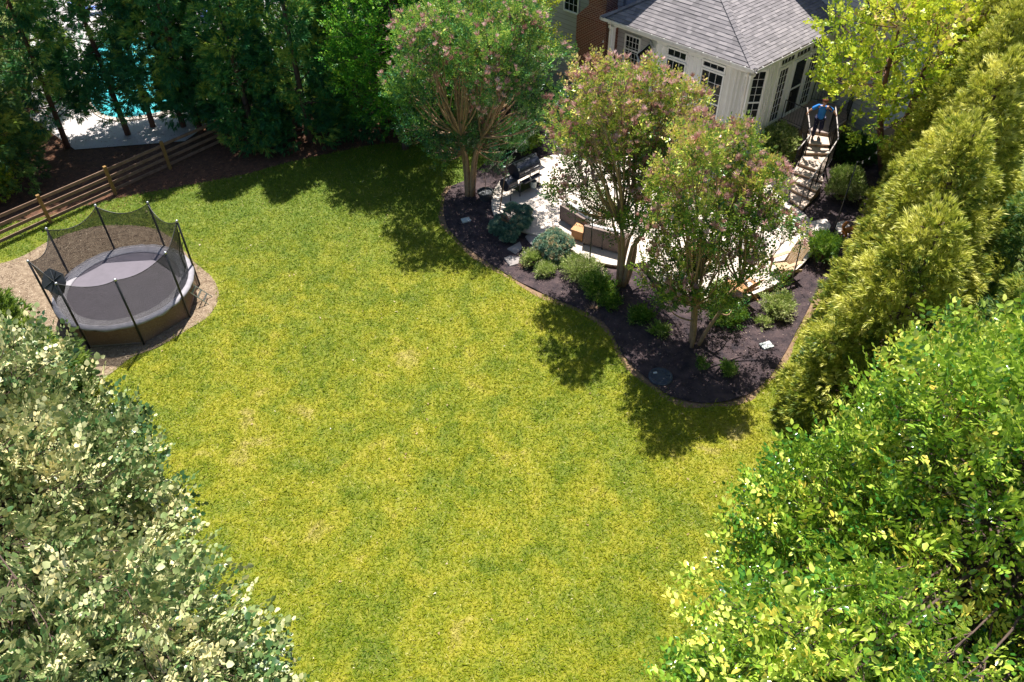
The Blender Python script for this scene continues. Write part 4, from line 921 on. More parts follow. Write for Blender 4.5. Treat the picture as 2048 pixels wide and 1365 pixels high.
reps = [(0, -8.9, 32.0, 1.0, 1.2, 'dark bushy evergreen where fence ends, second left of the bright green tree'), (0, -6.5, 33.2, 1.05, 2.2, 'dark bushy evergreen directly left of the bright green tree'),
        (0, -4.0, 34.0, .95, 3.6, 'dark evergreen mostly hidden behind the bright green tree'), (0, -13.4, 34.2, 1.1, 4.4, 'dark evergreen behind the fence, right of the pale pool deck'), (2, -20.6, 28.4, .8, .6, 'short evergreen whose drooping foliage touches the fence left of the trampoline'),
        (1, -15.0, 33.4, 1.0, 2.5, 'open evergreen on the right of the pool, trunk crossing the fence line'), (1, -19.6, 31.6, .95, 4.1, 'open evergreen with dark leaning trunk left of the pool'), (1, -16.4, 33.4, .9, 5.2, 'thin evergreen trunk close beside the open evergreen before the pool'),
        (2, -25.5, 32.5, 1.05, 1.9, 'olive evergreen farther back at the left frame edge'), (2, -22.6, 35.0, 1.0, 3.1, 'olive evergreen beyond the pool corner at upper left'), (0, -10.8, 36.6, 1.1, 5.0, 'tall dark evergreen beyond the fence at the top of the picture'),
        (1, -13.9, 32.6, .9, 1.4, 'open evergreen over the fence, right of the pool deck corner'),
        (0, -7.6, 37.4, 1.1, .4, 'dark evergreen at the top edge behind the row')]
for k, x, y, s_, rz, lab in reps:
    c = copy_tree(kinds[k]); c['label'] = lab; c.location = (x, y, 0); c.scale = (s_, s_, s_); c.rotation_euler = (0, 0, rz)
# broadleaf trees in the background
broad('broadleaf_tree', 'bright green broadleaf tree between dark evergreens and the tall crape myrtle', (0, 0, 5.0), (2.3, 2.3, 4.0), 100, 46, 71, mt['bright'], .12, (-4.6, 31.2, 0), .7, 8, .4, group='trees at the top of the picture', mind=.6)
broad('broadleaf_tree', 'yellow green tree against the brick chimney', (0, 0, 5.0), (2.1, 2.1, 3.6), 80, 46, 72, mt['redbud'], .10, (-.1, 33.6, 0), .6, 8, .4, group='trees at the top of the picture', mind=.55, hue=(.42, .16))
broad('broadleaf_tree', 'shaded green tree behind the tall crape myrtle', (0, 0, 4.5), (2.6, 2.2, 3.8), 80, 40, 73, mt['bright'], .12, (-2.3, 35.5, 0), .7, 8, .4, group='trees at the top of the picture', mind=.6, hue=(.35, .15))
b = (15.4, 28.4, 0); broad('redbud_tree', 'yellow green redbud with two leaning trunks in front of the house wall', off(1822, 128, 5.6, b), (3.15, 3.0, 2.7), 72, 22, 74, mt['redbud'], .15, (15.4, 28.4, .2), .62, 7, .42, True, mind=.7, bark='bark_red', trunk=.17, w=.8, stems=2, hue=(.52, .16), lo=.35, zmin=-.95)
# pear trees lower right, linden lower left
broad('pear_tree', 'glossy leaved pear tree filling the lower right corner', (1.8, 1.4, 6.2), (4.0, 3.6, 4.2), 400, 36, 75, mt['pear'], .12, (7, 6.2, 0), .6, 8, .42, True, 'pear trees lower right', .48, (.48, .2), w=.6, upb=.6, trunk=.2,
      shape=union([((1.9, 1.5, 6.0), (3.4, 3.2, 4.1)), ((-.8, 2.1, 4.6), (1.8, 1.6, 2.0)), ((-2.6, -1.7, 5.8), (2.2, 2.0, 2.6))], .6))
broad('pear_tree', 'pear tree at the right frame edge above the big pear, against the conifers', (0, 0, 5.2), (3.4, 3.2, 3.4), 200, 36, 76, mt['pear'], .115, (12.1, 10.0, -.5), .6, 8, .4, True, 'pear trees lower right', .5, (.5, .17), lo=.55, w=.6, zmin=-.75, upb=.6, trunk=.17)
broad('linden_tree', 'grey green leafy tree filling the lower left corner', (0, 0, 5.8), (4, 4.1, 4.0), 460, 42, 77, mt['linden'], .105, (-10.0, 7.3, 0), .58, 9, .4, True, None, .46, (.5, .18), w=.85, upb=.3, trunk=.2,
      shape=union([((0, 0, 5.7), (3.8, 4.0, 4.0)), ((4.1, -2.5, 5.4), (2.3, 2.0, 3.1))], .6))
conifer('arborvitae', 'light green arborvitae with flat sprays left below the trampoline', 4.4, 1.5, 110, 80, 81, mt['arbor'], .24, .03, 11, .36, .2, 'arborvitae at the left edge', (.55, .2), .5, .75, .1, .45, 'bark_dark', (-14.3, 16.3, 0), 1.1, .3, .45, .25)
conifer('arborvitae', 'arborvitae at the left frame edge half hidden by the grey green tree', 4.8, 1.6, 110, 80, 82, mt['arbor'], .24, .03, 11, .36, .2, 'arborvitae at the left edge', (.5, .2), .5, .75, .1, .45, 'bark_dark', (-16.4, 17.2, 0), 1.1, .3, .45, .25)

# ------------------------------------------------------------------ shrubs and small plants
def shrub(name, label, px, py, r, h, n, per, seed, mat, size=.07, kind='leaf', z=0., group=None, cr_=.2, up_b=.5, hue=(.5, .18), cat='shrub', zc=None, dome=True):
    rs = np.random.RandomState(seed); p = gp(px, py, z); zz = float(hgt(p.x, p.y)); p = gp(px, py, zz)
    t = thing(name, label, cat, (0, 0, 0), group)
    C = clump_centres(rs, ellip((0, 0, h * .55), (r, r, h * .5), .3, -.7), n, cr_ * .75)
    if kind == 'leaf': tp = [spray_tpl(6, .16, leaf_small(.5), size, rs, .9) for _ in range(4)]
    elif kind == 'needle': tp = [tuft_tpl(16, .11, .014, rs, .95, -.05) for _ in range(5)]
    elif kind == 'fine': tp = [tuft_tpl(12, .16, .014, rs, .7, .1) for _ in range(5)]
    arr = foliage(rs, C, cr_, per, tp, 1., (0, 0, 0), up_b, .7, .85, hue, .15, shell=.5)
    m = MB()
    for c in C[:60]: m.path(bend((rs.uniform(-.05, .05), rs.uniform(-.05, .05), 0), c, 0, rs, .03, 3, .05), [.016, .01, .007, .004], 4, False)
    m.build('stems', mt['twig'], t); mesh_child('foliage', arr, mt[mat], t); place(t, (p.x, p.y, zz)); return t
# round blue spruce and the open one with bare middle
rs = np.random.RandomState(91)
def spruce(label, pads, seed, px, py, bare, hue=.45):
    rs = np.random.RandomState(seed); p = gp(px, py, 0); t = thing('dwarf_spruce', label, 'shrub', (0, 0, 0), 'dwarf blue spruces in the bed')
    Cs = []
    for (x, y, z, r) in pads:
        for _ in range(int(34 * r * r / .09)):
            u = unit(rs, 1)[0]; u[2] = abs(u[2]) * .9 - .15; Cs.append(np.array([x, y, z]) + u * r * np.array([1, 1, .75]))
    C = np.array(Cs); tp = [tuft_tpl(22, .10, .013, rs, 1.1, 0) for _ in range(5)]
    arr = foliage(rs, C, .085, 20, tp, 1., (0, 0, .1), .4, .7, .9, (hue, .2), .16, shell=.3)
    m = MB(); m.path([(0, 0, -.05), (.02, .03, .3), (0, 0, .5)], [.06, .05, .03], 7)
    for (x, y, z, r) in pads: m.path(bend((0, 0, .25), (x, y, z), 0, rs, .05, 4, .08), [.035, .03, .022, .015, .01], 5, False)
    if bare:
        for k in range(22): a = rs.uniform(0, 6.28); m.path(bend((0, 0, .5), (.42 * math.cos(a), .42 * math.sin(a), rs.uniform(.65, .95)), 0, rs, .05, 3, .1), [.016, .013, .009, .005], 4, False)
    m.build('branches', mt['straw'] if bare else mt['twig'], t); mesh_child('needles', arr, mt['spruce'], t); place(t, (p.x, p.y, 0)); return t
spruce('dense round blue green dwarf spruce ball in front of the patio', [(0, 0, .55, .55), (.3, .1, .5, .38), (-.3, .05, .5, .38), (0, -.3, .4, .36), (.05, .3, .6, .36), (-.15, -.2, .55, .3), (.12, -.42, .12, .22), (.3, -.3, .25, .25)], 92, 1107, 512, False, .68)
spruce('dark blue green dwarf spruce with bare branches in its middle', [(-.45, -.25, .4, .3), (-.35, .3, .45, .22), (.05, .75, .6, .26), (.5, .45, .7, .27), (.35, -.05, .55, .34), (.55, .1, .5, .26), (-.1, -.5, .25, .28), (.15, -.3, .4, .25), (-.6, .05, .35, .22)], 93, 1022, 468, True)
shrub('rhododendron', 'broad shrub with glossy variegated leaves left of the staircase', 1545, 318, .75, 1.25, 42, 46, 94, 'varieg', .12, 'leaf', .2, None, .25)
shrub('leafy_shrub', 'dark green leafy shrub under the landing railing', 1540, 285, .75, 1.0, 36, 40, 95, 'juniper', .12, 'leaf', .2, 'dark green shrubs by the house', .25)
shrub('juniper', 'low spreading dark green juniper right of the stairs against the house', 1706, 320, 1.05, .75, 60, 44, 96, 'juniper', .08, 'fine', .2, 'dark green shrubs by the house', .22)
shrub('leafy_shrub', 'pale leaved shrub with bronze tips between stairs and right light pole', 1682, 400, .62, 1.35, 46, 44, 97, 'varieg', .075, 'leaf', .25, None, .2)
shrub('leafy_shrub', 'loose green shrub right of the patio edge by the flagstones', 1640, 520, .5, .95, 34, 30, 98, 'bush', .08, 'leaf', .2, None, .18, hue=(.42, .2))
shrub('perennial', 'pale green clump of perennials between patio wall and utility lid', 1555, 628, .42, .6, 26, 30, 99, 'varieg', .08, 'leaf', 0, 'small plants in the mulch', .2)
shrub('perennial', 'green mound of perennials touching the stone wall under the front crape myrtle', 1455, 640, .5, .5, 28, 30, 100, 'bush', .08, 'leaf', 0, 'small plants in the mulch', .16, hue=(.35, .15))
shrub('perennial', 'grey green bushy plant at the foot of the tall light pole', 1160, 552, .55, .6, 36, 36, 101, 'varieg', .06, 'leaf', 0, 'small plants in the mulch', .26)
shrub('perennial', 'bright green bushy plant below the tall light pole, nearer the lawn', 1195, 588, .42, .6, 30, 36, 102, 'bush', .08, 'leaf', 0, 'small plants in the mulch', .26)
shrub('perennial', 'small leafy plant at the lawn edge left of the middle crape myrtle', 1218, 612, .3, .35, 16, 26, 103, 'bush', .08, 'leaf', 0, 'small plants in the mulch', .13, hue=(.4, .15))
shrub('perennial', 'low yellow green plant right below the round spruce', 1090, 548, .3, .3, 16, 26, 104, 'varieg', .07, 'leaf', 0, 'small plants in the mulch', .12)
shrub('perennial', 'yellow green plant with reddish stems beside the stepping stones', 1062, 530, .25, .45, 16, 26, 105, 'varieg', .07, 'leaf', 0, 'small plants in the mulch', .12)
shrub('perennial', 'green plant in the shade left of the forked trunk', 1280, 640, .3, .3, 14, 26, 106, 'bush', .08, 'leaf', 0, 'small plants in the mulch', .12, hue=(.35, .12))
shrub('perennial', 'bright green seedling left of the forked trunk base', 1318, 668, .2, .25, 8, 22, 107, 'bush', .08, 'leaf', 0, 'small plants in the mulch', .1, hue=(.6, .12))
shrub('perennial', 'bright green seedling below the forked trunk, right one', 1456, 748, .18, .3, 8, 20, 108, 'bush', .08, 'leaf', 0, 'small plants in the mulch', .1, hue=(.65, .12))
shrub('perennial', 'tiny sparse seedling directly below the forked trunk', 1402, 735, .13, .25, 5, 14, 109, 'bush', .07, 'leaf', 0, 'small plants in the mulch', .08)
shrub('perennial', 'small yellow green plant left of the pale perennial clump', 1525, 650, .16, .2, 6, 20, 110, 'varieg', .07, 'leaf', 0, 'small plants in the mulch', .1)
shrub('perennial', 'plant with pink flowers right of the forked trunk', 1450, 605, .45, .6, 22, 26, 111, 'crape_cool', .08, 'leaf', 0, 'small plants in the mulch', .26)
for i, (px, py, lab) in enumerate([(1050, 535, 'dry straw coloured grass tuft beside the stepping stones'), (1135, 530, 'dry straw coloured grass tuft under the round spruce'), (1185, 618, 'dry straw coloured grass tuft at the lawn edge')]):
    rs = np.random.RandomState(120 + i); n = 60; p = gp(px, py, 0); az = rs.uniform(0, 6.28, n); el = rs.uniform(.1, 1.0, n); L = rs.uniform(.2, .42, n)
    d = np.stack([np.cos(az) * np.cos(el), np.sin(az) * np.cos(el), np.sin(el)], 1); s_ = np.stack([-np.sin(az), np.cos(az), 0 * az], 1) * .008; base = np.array([p.x, p.y, .04]) + rs.uniform(-.08, .08, (n, 3)) * [1, 1, 0]
    V = np.stack([base - s_, base + s_, base + d * L[:, None]], 1).reshape(-1, 3); o = link('dry_grass_tuft', np_mesh('dry_grass_tuft', V, np.arange(3 * n).reshape(-1, 3), np.repeat(rs.uniform(0, 1, n), 3)), mt['straw']); tag(o, lab, 'grass tuft', 'dry grass tufts in the mulch')
shrub('leafy_shrub', 'yellow green shrub beyond the fence at the left frame edge', 15, 350, 1.2, 2.2, 60, 40, 130, 'redbud', .11, 'leaf', 0, 'shrubs beyond the fence', .35)
shrub('leafy_shrub', 'lower yellow green shrub beyond the fence at far left', -30, 410, 1.2, 1.8, 60, 40, 131, 'redbud', .11, 'leaf', 0, 'shrubs beyond the fence', .35)
shrub('leafy_shrub', 'sunlit green shrub beyond the fence at the deck corner', 455, 215, 1.0, 1.2, 40, 36, 132, 'redbud', .1, 'leaf', 0, 'shrubs beyond the fence', .3)
shrub('leafy_shrub', 'green shrub in the shade behind the grill', 1040, 300, .9, 1.3, 40, 36, 133, 'bush', .1, 'leaf', 0, None, .3, hue=(.3, .15))

# ------------------------------------------------------------------ things on the patio and in the bed
def lid(px, py, s, label, mat='plate'):
    p = gp(px, py, 0); z = float(hgt(p.x, p.y)) + .05; m = MB(); m.box((p.x, p.y, z + .03), (s, s * .75, .06), R(20)); m.box((p.x, p.y, z + .066), (s * .86, s * .62, .012), R(20)); o = m.build('utility_box_lid', mt[mat], None, bevel=.015); tag(o, label, 'utility lid', 'square utility box lids in the mulch')
lid(1532, 695, .38, 'white square utility lid in sunlit mulch near the conifers'); lid(932, 444, .34, 'pale grey utility lid in shaded mulch at the left end of the bed')
p = gp(1321, 755, .04); t = thing('septic_lid', 'dark round septic lid with a white tag in the mulch by the lawn edge', 'lid', p)
m = MB(); m.lathe(p, [(.38, -.03), (.38, .05), (.35, .07), (.3, .075), (.28, .06), (.12, .07), (.001, .075)], 32); m.build('cover', mt['lid_dark'], t, smooth=False)
m = MB()
for k in range(10): a = k * .628; m.obb(p + Vector((.14 * math.cos(a), .14 * math.sin(a), .06)), Vector((.14 * math.cos(a), .14 * math.sin(a), 0)), Vector((-.02 * math.sin(a), .02 * math.cos(a), 0)), Zv * .018)
for k in range(6): a = k * 1.047; m.lathe(p + Vector((.34 * math.cos(a), .34 * math.sin(a), .065)), [(.025, 0), (.025, .02), (.001, .022)], 8)
m.build('rib', mt['lid_dark'], t); m = MB(); m.box(p + Vector((-.16, .12, .085)), (.12, .07, .012), .2); m.build('tag', mt['plate'], t)
# flower pot with a bare stem
p = gp(971, 400, 0); t = thing('plant_pot', 'dark round pot with a thin bare stem beside the grill patio', 'plant pot', p)
m = MB(); m.lathe(p, [(.2, 0), (.3, .34), (.33, .36), (.33, .4), (.29, .4), (.28, .34), (.001, .33)], 24); m.build('pot', mt['pot'], t, smooth=False); m = MB(); m.path([p + Zv * .3, p + Vector((.02, 0, .8)), p + Vector((-.02, .02, 1.2))], [.015, .012, .006], 5); m.build('stem', mt['twig'], t)
# smoker grill
g0, g1 = gp(1013, 386, .14), gp(1040, 393, .14); g2 = gp(1077, 374, .14)
ga = (g2 - g1); ga.z = 0; gl = ga.length; ga.normalize(); gb = Vector((-ga.y, ga.x, 0)); gb = gb if gb.y > 0 else -gb
GR = thing('grill', 'black barrel smoker grill with firebox and hanging pale bucket on the patio', 'grill', g1)
O = g1.copy(); bw_ = .52; gl = 1.05
def barrel(m, A, d, L, r, n=22):
    B = A + d * L; m.path([A - d * .005, A, A + d * .03, B - d * .03, B, B + d * .005], [.01, r * .96, r, r, r * .96, .01], n)
m = MB(); cA_ = O + gb * .30 + Zv * .98; barrel(m, cA_ - ga * .06, ga, gl + .1, .34); BA = m.build('barrel', mt['grill'], GR, smooth=False)
m = MB(); L0 = cA_ - ga * .06                             # half round lid, slightly larger, with front lip
ns = 12
vs = []
for s_ in (0, gl + .1):
    for k in range(ns + 1): a = R(-8 + 160 * k / ns); vs.append(L0 + ga * s_ - gb * .36 * math.cos(a) + Zv * .36 * math.sin(a))
m.add(vs, [(k, k + 1, k + ns + 2, k + ns + 1) for k in range(ns)]); m.path([L0 - gb * .37 + ga * .04 + Zv * .0, L0 - gb * .37 + ga * (gl + .05)], .018, 6); m.build('lid', mt['grill'], BA)
m = MB(); hz = L0 - gb * .38 + Zv * .13; m.path([hz + ga * .2, hz + ga * .2 - gb * .05, hz + ga * .48 - gb * .05, hz + ga * .48], .01, 6); m.path([hz + ga * .68, hz + ga * .68 - gb * .05, hz + ga * .96 - gb * .05, hz + ga * .96], .01, 6); m.build('lid_handle', mt['steel'], BA)
m = MB()
for s_ in (.35, .62, .85): m.lathe(L0 + ga * s_ - gb * .2 + Zv * -.06, [(.001, 0), (.03, .0), (.03, .02)], 10); m.sphere(L0 + ga * s_ - gb * .34 - Zv * .1, .035, 8, 6)
m.build('control_knob', mt['steel'], BA)
m = MB(); barrel(m, cA_ - ga * .58 - Zv * .36 + gb * .0, ga, .52, .27, 18); FB = m.build('firebox', mt['grill'], GR)
m = MB()
for z_ in (-.36, -.46): m.path([cA_ - ga * .5 - gb * .28 + Zv * z_, cA_ - ga * .15 - gb * .28 + Zv * z_], .01, 5)
m.build('firebox_handle', mt['steel'], FB)
m = MB(); m.path([cA_ + ga * (gl + .0) + gb * .05 + Zv * .1, cA_ + ga * (gl + .12) + gb * .05 + Zv * .15, cA_ + ga * (gl + .12) + gb * .05 + Zv * .35], .045, 10); m.build('chimney_stack', mt['grill'], GR)
for sx in (0, gl):
    for sy in (0, bw_):
        m = MB(); q = O + ga * sx + gb * sy; m.path([q - ga * 0 + Zv * 0, q + Zv * .72], .022, 5); m.build('leg', mt['grill'], GR)
for sy in (0, bw_):
    q = O - ga * .5 + gb * sy; m = MB(); m.path([q, q + Zv * .4], .02, 5); m.build('leg', mt['grill'], GR)
m = MB(); m.obb(O + Zv * .16, ga * gl, gb * bw_, Zv * .02); m.obb(O + Zv * .6, ga * gl, gb * .03, Zv * .04); m.build('lower_shelf', mt['grill'], GR)
m = MB(); m.obb(O - gb * .22 + ga * .05 + Zv * .66, ga * (gl - .1), gb * .24, Zv * .015); m.obb(O - gb * .235 + ga * .05 + Zv * .655, ga * (gl - .1), gb * .02, Zv * .03); m.build('front_shelf', mt['grill'], GR)
m = MB(); m.obb(O + ga * (gl + .06) + gb * .05 + Zv * .7, ga * .32, gb * .4, Zv * .02); m.build('side_shelf', mt['grill'], GR)
m = MB()
for q in (O + ga * gl, O + ga * gl + gb * bw_): m.path([q + ga * .0 - gb * .04 + Zv * .08, q + gb * .04 + Zv * .08], .085, 12)
m.build('wheel', mt['grill'], GR)
q = O + ga * .62 - gb * .12 + Zv * .22; BK = thing('bucket', 'pale metal grease bucket hanging under the grill', 'bucket', q)
m = MB(); m.lathe(q, [(.001, 0), (.11, 0), (.135, .28), (.14, .29), (.128, .285), (.105, .02), (.001, .015)], 20); m.build('body', mt['bucket'], BK, smooth=False); m = MB(); m.path([q + Vector((.13 * math.cos(a), .0, .28 + .2 * math.sin(a))) for a in [k * math.pi / 8 for k in range(9)]], .005, 4); m.build('handle', mt['steel'], BK)
m = MB(); m.path([gp(1057, 371, .3), gp(1082, 387, .16)], .014, 5); tag(m.build('grill_tool', mt['steel']), 'thin metal rod leaning from the grill down to the patio', 'grill tool')
# wicker sofas : back toward the lawn
def wicker():
    m, nt, bs = newmat('grey_wicker'); bs.inputs['Roughness'].default_value = .8
    w1 = nt.nodes.new('ShaderNodeTexBrick'); nt.links.new(uv(nt), w1.inputs[0])
    for k, v in (('Color1', (.34, .25, .21, 1)), ('Color2', (.26, .19, .165, 1)), ('Mortar', (.06, .04, .035, 1)), ('Scale', 1.), ('Mortar Size', .006), ('Brick Width', .06), ('Row Height', .03)): w1.inputs[k].default_value = v
    nt.links.new(w1.outputs[0], bs.inputs['Base Color']); return m
mt['wicker'] = wicker()
def sofa(label, a, b, z, depth, hb, grp='wicker sofas on the patio'):
    a, b = gp(*a, z), gp(*b, z); d = (b - a); d.z = 0; L = d.length; d.normalize(); n_ = Vector((-d.y, d.x, 0)); n_ = n_ if n_.y > 0 else -n_
    t = thing('sofa', label, 'sofa', a, grp)
    m = MB(); m.obb(a + Zv * .07, d * L, n_ * .12, Zv * hb); m.build('back', mt['wicker'], t, bevel=.02)
    for s_ in (0, L - .14): m = MB(); m.obb(a + d * s_ + n_ * .123 + Zv * .07, d * .14, n_ * (depth - .12), Zv * .53); m.build('armrest', mt['wicker'], t, bevel=.02)
    m = MB(); m.obb(a + d * .143 + n_ * .123 + Zv * .07, d * (L - .286), n_ * (depth - .125), Zv * .25); m.build('seat_base', mt['wicker'], t)
    k = 2 if L < 2.2 else 3; wd = (L - .3) / k
    for i in range(k):
        m = MB(); m.obb(a + d * (.15 + i * wd + .01) + n_ * .27 + Zv * .325, d * (wd - .02), n_ * (depth - .27), Zv * .15); m.build('seat_cushion', mt['cushion'], t, bevel=.04)
        m = MB(); m.obb(a + d * (.15 + i * wd + .015) + n_ * .13 + Zv * .47, d * (wd - .03), n_ * .15, Zv * .40); m.build('back_cushion', mt['cushion'], t, bevel=.05)
    m = MB()
    for s_ in (.04, L / 2, L - .04):
        for q in (.04, depth - .05): m.box(a + d * s_ + n_ * q + Zv * .035, (.05, .05, .07))
    for s_ in (.0, L / 2 - .015, L - .03): m.obb(a + d * s_ - n_ * .012 + Zv * .05, d * .03, n_ * .011, Zv * (hb + .02))
    m.build('frame', mt['black'], t); return t
sofa('wicker sofa with its woven back to the lawn, beside the middle crape myrtle', (1165, 490), (1242, 511), .2, .8, .78)
sofa('wicker sofa with white cushions behind the round spruce', (1119, 441), (1180, 478), .2, .8, .62)
p = gp(1158, 476, .2); t = thing('side_table', 'orange wooden side table between the two wicker sofas', 'side table', p)
m = MB(); m.box(p + Zv * .44, (.5, .5, .04), R(-30)); m.build('top', mt['wood_orange'], t, bevel=.008)
m = MB(); m.box(p + Zv * .235, (.42, .42, .36), R(-30)); m.build('cabinet', mt['wood_orange'], t)
for sx in (-1, 1):
    for sy in (-1, 1): m = MB(); v = Vector((sx * .2, sy * .2, 0)); v.rotate(Matrix.Rotation(R(-30), 3, 'Z')); m.box(p + v + Zv * .21, (.05, .05, .42), R(-30)); m.build('leg', mt['wood_orange'], t)
def adirondack(label, px, py, rz, mat='teak', z=PZ):
    p = gp(px, py, z); t = thing('adirondack_chair', label, 'chair', p, 'adirondack chairs on the patio'); X = ang(math.degrees(rz)); Y = Vector((-X.y, X.x, 0))   # X points the way the sitter looks
    P = lambda x, y, z_: p + X * x + Y * y + Zv * z_
    for k in range(6):
        y = -.25 + k * .1; hgt_ = .78 + .1 * math.cos((k - 2.5) * .6); m = MB(); m.obb(P(-.25, y - .042, .24), Y * .084, X * .02, X * (-.42 * hgt_ / .8) + Zv * hgt_); m.build('back_slat', mt[mat], t)
    m = MB()
    for k in range(6): x = -.22 + k * .1; m.obb(P(x, -.27, .25 + (x + .22) * .2), X * .088 + Zv * .018, Y * .54, Zv * .02)
    m.build('seat', mt[mat], t)
    for s_ in (-1, 1):
        m = MB(); m.obb(P(-.42, s_ * .33 - .065, .54), X * .8, Y * .13, Zv * .022); m.build('armrest', mt[mat], t)
        m = MB(); m.obb(P(.27, s_ * .3 - .015, 0), X * .09, Y * .03, Zv * .54); m.build('leg', mt[mat], t)
        m = MB(); m.obb(P(-.62, s_ * .27 - .015, .0), X * .95 + Zv * .26, Y * .03, Zv * .1); m.build('leg', mt[mat], t)
    m = MB(); m.obb(P(-.52, -.3, .52), X * .04, Y * .6, Zv * .06); m.build('back_brace', mt[mat], t); return t
adirondack('tan wooden adirondack chair at the lower right rim of the patio', 1565, 545, R(205))
adirondack('tan adirondack chair half hidden by the front crape myrtle', 1478, 590, R(120), 'wood_orange')
p = gp(1500, 500, PZ); t = thing('fire_table', 'round stone fire bowl in the middle of the round patio', 'fire bowl', p)
m = MB(); m.lathe(p, [(.5, 0), (.55, .32), (.58, .36), (.42, .38), (.38, .25), (.001, .22)], 28); m.build('bowl', mt['stone'], t)
adirondack('orange wooden adirondack chair seen through the leaves near the trees', 1395, 530, R(40), 'wood_orange')

# light poles with string lights
def pole(label, bx, by, tx, ty, h, z=0., mat='black'):
    b = gp(bx, by, z); zz = float(hgt(b.x, b.y)); b = gp(bx, by, max(z, zz)); tp_ = gp(tx, ty, b.z + h); t = thing('light_pole', label, 'light pole', b, 'thin poles carrying the string lights')
    m = MB(); m.path([b, b.lerp(tp_, .5), tp_], [.028, .024, .02], 7); m.build('shaft', mt[mat], t, smooth=True)
    m = MB(); m.path([tp_, tp_ + Vector((.0, 0, .05)), tp_ + Vector((.05, 0, .07)), tp_ + Vector((.08, 0, .03))], .008, 5); m.build('hook', mt['steel'], t); return tp_
pA = pole('light pole with pale shaft left of the grill patio', 998, 428, 1015, 318, 2.3, .0, 'twig')
pB = pole('black light pole in front of the wicker sofa', 1179, 531, 1187, 415, 2.45)
pC = pole('thin black light pole below the adirondack chair', 1576, 596, 1602, 490, 2.3)
pD = pole('tall black light pole rising from the pale flagstones', 1665, 470, 1714, 326, 2.6, .2)
def string(label, a, b, sag, nb, every=.35, b0=0):
    pts = [a.lerp(b, k / 16) - Zv * (4 * sag * (k / 16) * (1 - k / 16)) for k in range(17)]
    t = thing('string_lights', label, 'string lights', a, 'string lights over the patio')
    m = MB(); m.path(pts, .006, 4); m.build('cable', mt['black'], t)
    L = (b - a).length; n_ = max(2, int(L / .62))
    for k in range(1, n_):
        s_ = k / n_; q = a.lerp(b, s_) - Zv * (4 * sag * s_ * (1 - s_)); m = MB(); m.path([q, q - Zv * .06], .014, 6); m.sphere(q - Zv * .09, .032, 8, 6); m.build('bulb', mt['bulb'], t)
treeR = Vector((15.25, 28.2, 2.6))
string('string of lights from the tall pole to the redbud trunk', pD, treeR, .35, 6)
string('string of lights from the pale pole toward the sunroom', pA, Wl(6.7, -.15) + Zv * 4.3, .3, 6)
string('string of lights from the pale pole to the pole by the sofa', pA, pB, .25, 5)
string('string of lights from the sofa pole to the pole below the adirondack chair', pB, pC, .3, 8)
# drop of bulbs on the tall pole
# pool side loungers, faint between the trees
def lounger(label, px, py, rz, mat):
    p = gp(px, py, .02); t = thing('sun_lounger', label, 'sun lounger', p, 'sun loungers on the pool deck'); X = ang(rz); Y = Vector((-X.y, X.x, 0))
    m = MB(); m.obb(p - Y * .32 + Zv * .28, X * 1.25, Y * .64, Zv * .05); m.obb(p - Y * .32 + Zv * .28, X * -.55 + Zv * .42, Y * .64, X * .05); m.build('bed', mt[mat], t)
    for sx in (-.05, 1.15):
        for sy in (-.28, .28): m = MB(); m.box(p + X * sx + Y * sy + Zv * .14, (.05, .05, .28)); m.build('leg', mt['steel'], t)
mt['blue'] = M('blue_sling', (.12, .2, .5), .8)
lounger('blue lounger beyond the pool at the top left', 165, 30, 20, 'blue'); lounger('blue lounger on the deck right of the pool, behind evergreens', 415, 45, 100, 'blue'); lounger('white lounger on the deck between the pool and the fence', 130, 60, 60, 'cushion')
# ------------------------------------------------------------------ the person and the dog
def skinobj(name, pts, edges, radii, mat, parent, sub=2, root=0):
    off_ = ROOT[parent]; me = bpy.data.meshes.new(name); me.from_pydata([Vector(p) - off_ for p in pts], edges, []); o = link(name, me, mt[mat], parent)
    bm = bmesh.new(); bm.from_mesh(me); lay = bm.verts.layers.skin.verify(); bm.verts.ensure_lookup_table()
    for i, v in enumerate(bm.verts):
        r_ = radii[i]; v[lay].radius = r_ if hasattr(r_, '__len__') else (r_, r_)
        v[lay].use_root = (i == root)
    bm.to_mesh(me); bm.free()
    k = o.modifiers.new('skin', 'SKIN'); k.use_smooth_shade = True; k.branch_smoothing = .3
    q = o.modifiers.new('sub', 'SUBSURF'); q.levels = sub; q.render_levels = sub
    return o
class Sk:
    def __init__(s): s.p = []; s.e = []; s.r = []
    def add(s, p, r, frm=None):
        s.p.append(Vector(p)); s.r.append(r); i = len(s.p) - 1
        if frm is not None: s.e.append((frm, i))
        return i
Bp = gp(1629, 279, tz[0]); fF = Vector((-.33, -.94, 0)).normalized(); fS = Vector((.94, -.33, 0)).normalized()
J = lambda f, s_, z: Bp + fF * f + fS * s_ + Zv * z
PE = thing('person', 'person in a bright blue t-shirt and dark patterned trousers coming down the stairs', 'person', Bp)
hL, hR = gp(1616, 226, LZ + RH + .07), gp(1672, 230, LZ + RH + .07)
shL, shR = J(.02, -.19, 1.47), J(.02, .19, 1.47)
elL = shL.lerp(hL, .5) + Vector((-.10, .05, -.06)); elR = shR.lerp(hR, .5) + Vector((.10, .02, -.06))
anL, knL, hiL = J(-.02, -.10, .09), J(.10, -.11, .50), J(-.08, -.10, .92)
anR, knR, hiR = J(-.34, .13, .24), J(.06, .13, .56), J(-.08, .10, .92)
k = Sk(); pel = k.add(J(-.08, 0, .97), .13); sp = k.add(J(-.06, 0, 1.14), .12, pel); ch = k.add(J(-.01, 0, 1.36), .135, sp); nk = k.add(J(.05, 0, 1.52), .055, ch); n2 = k.add(J(.08, 0, 1.58), .052, nk)
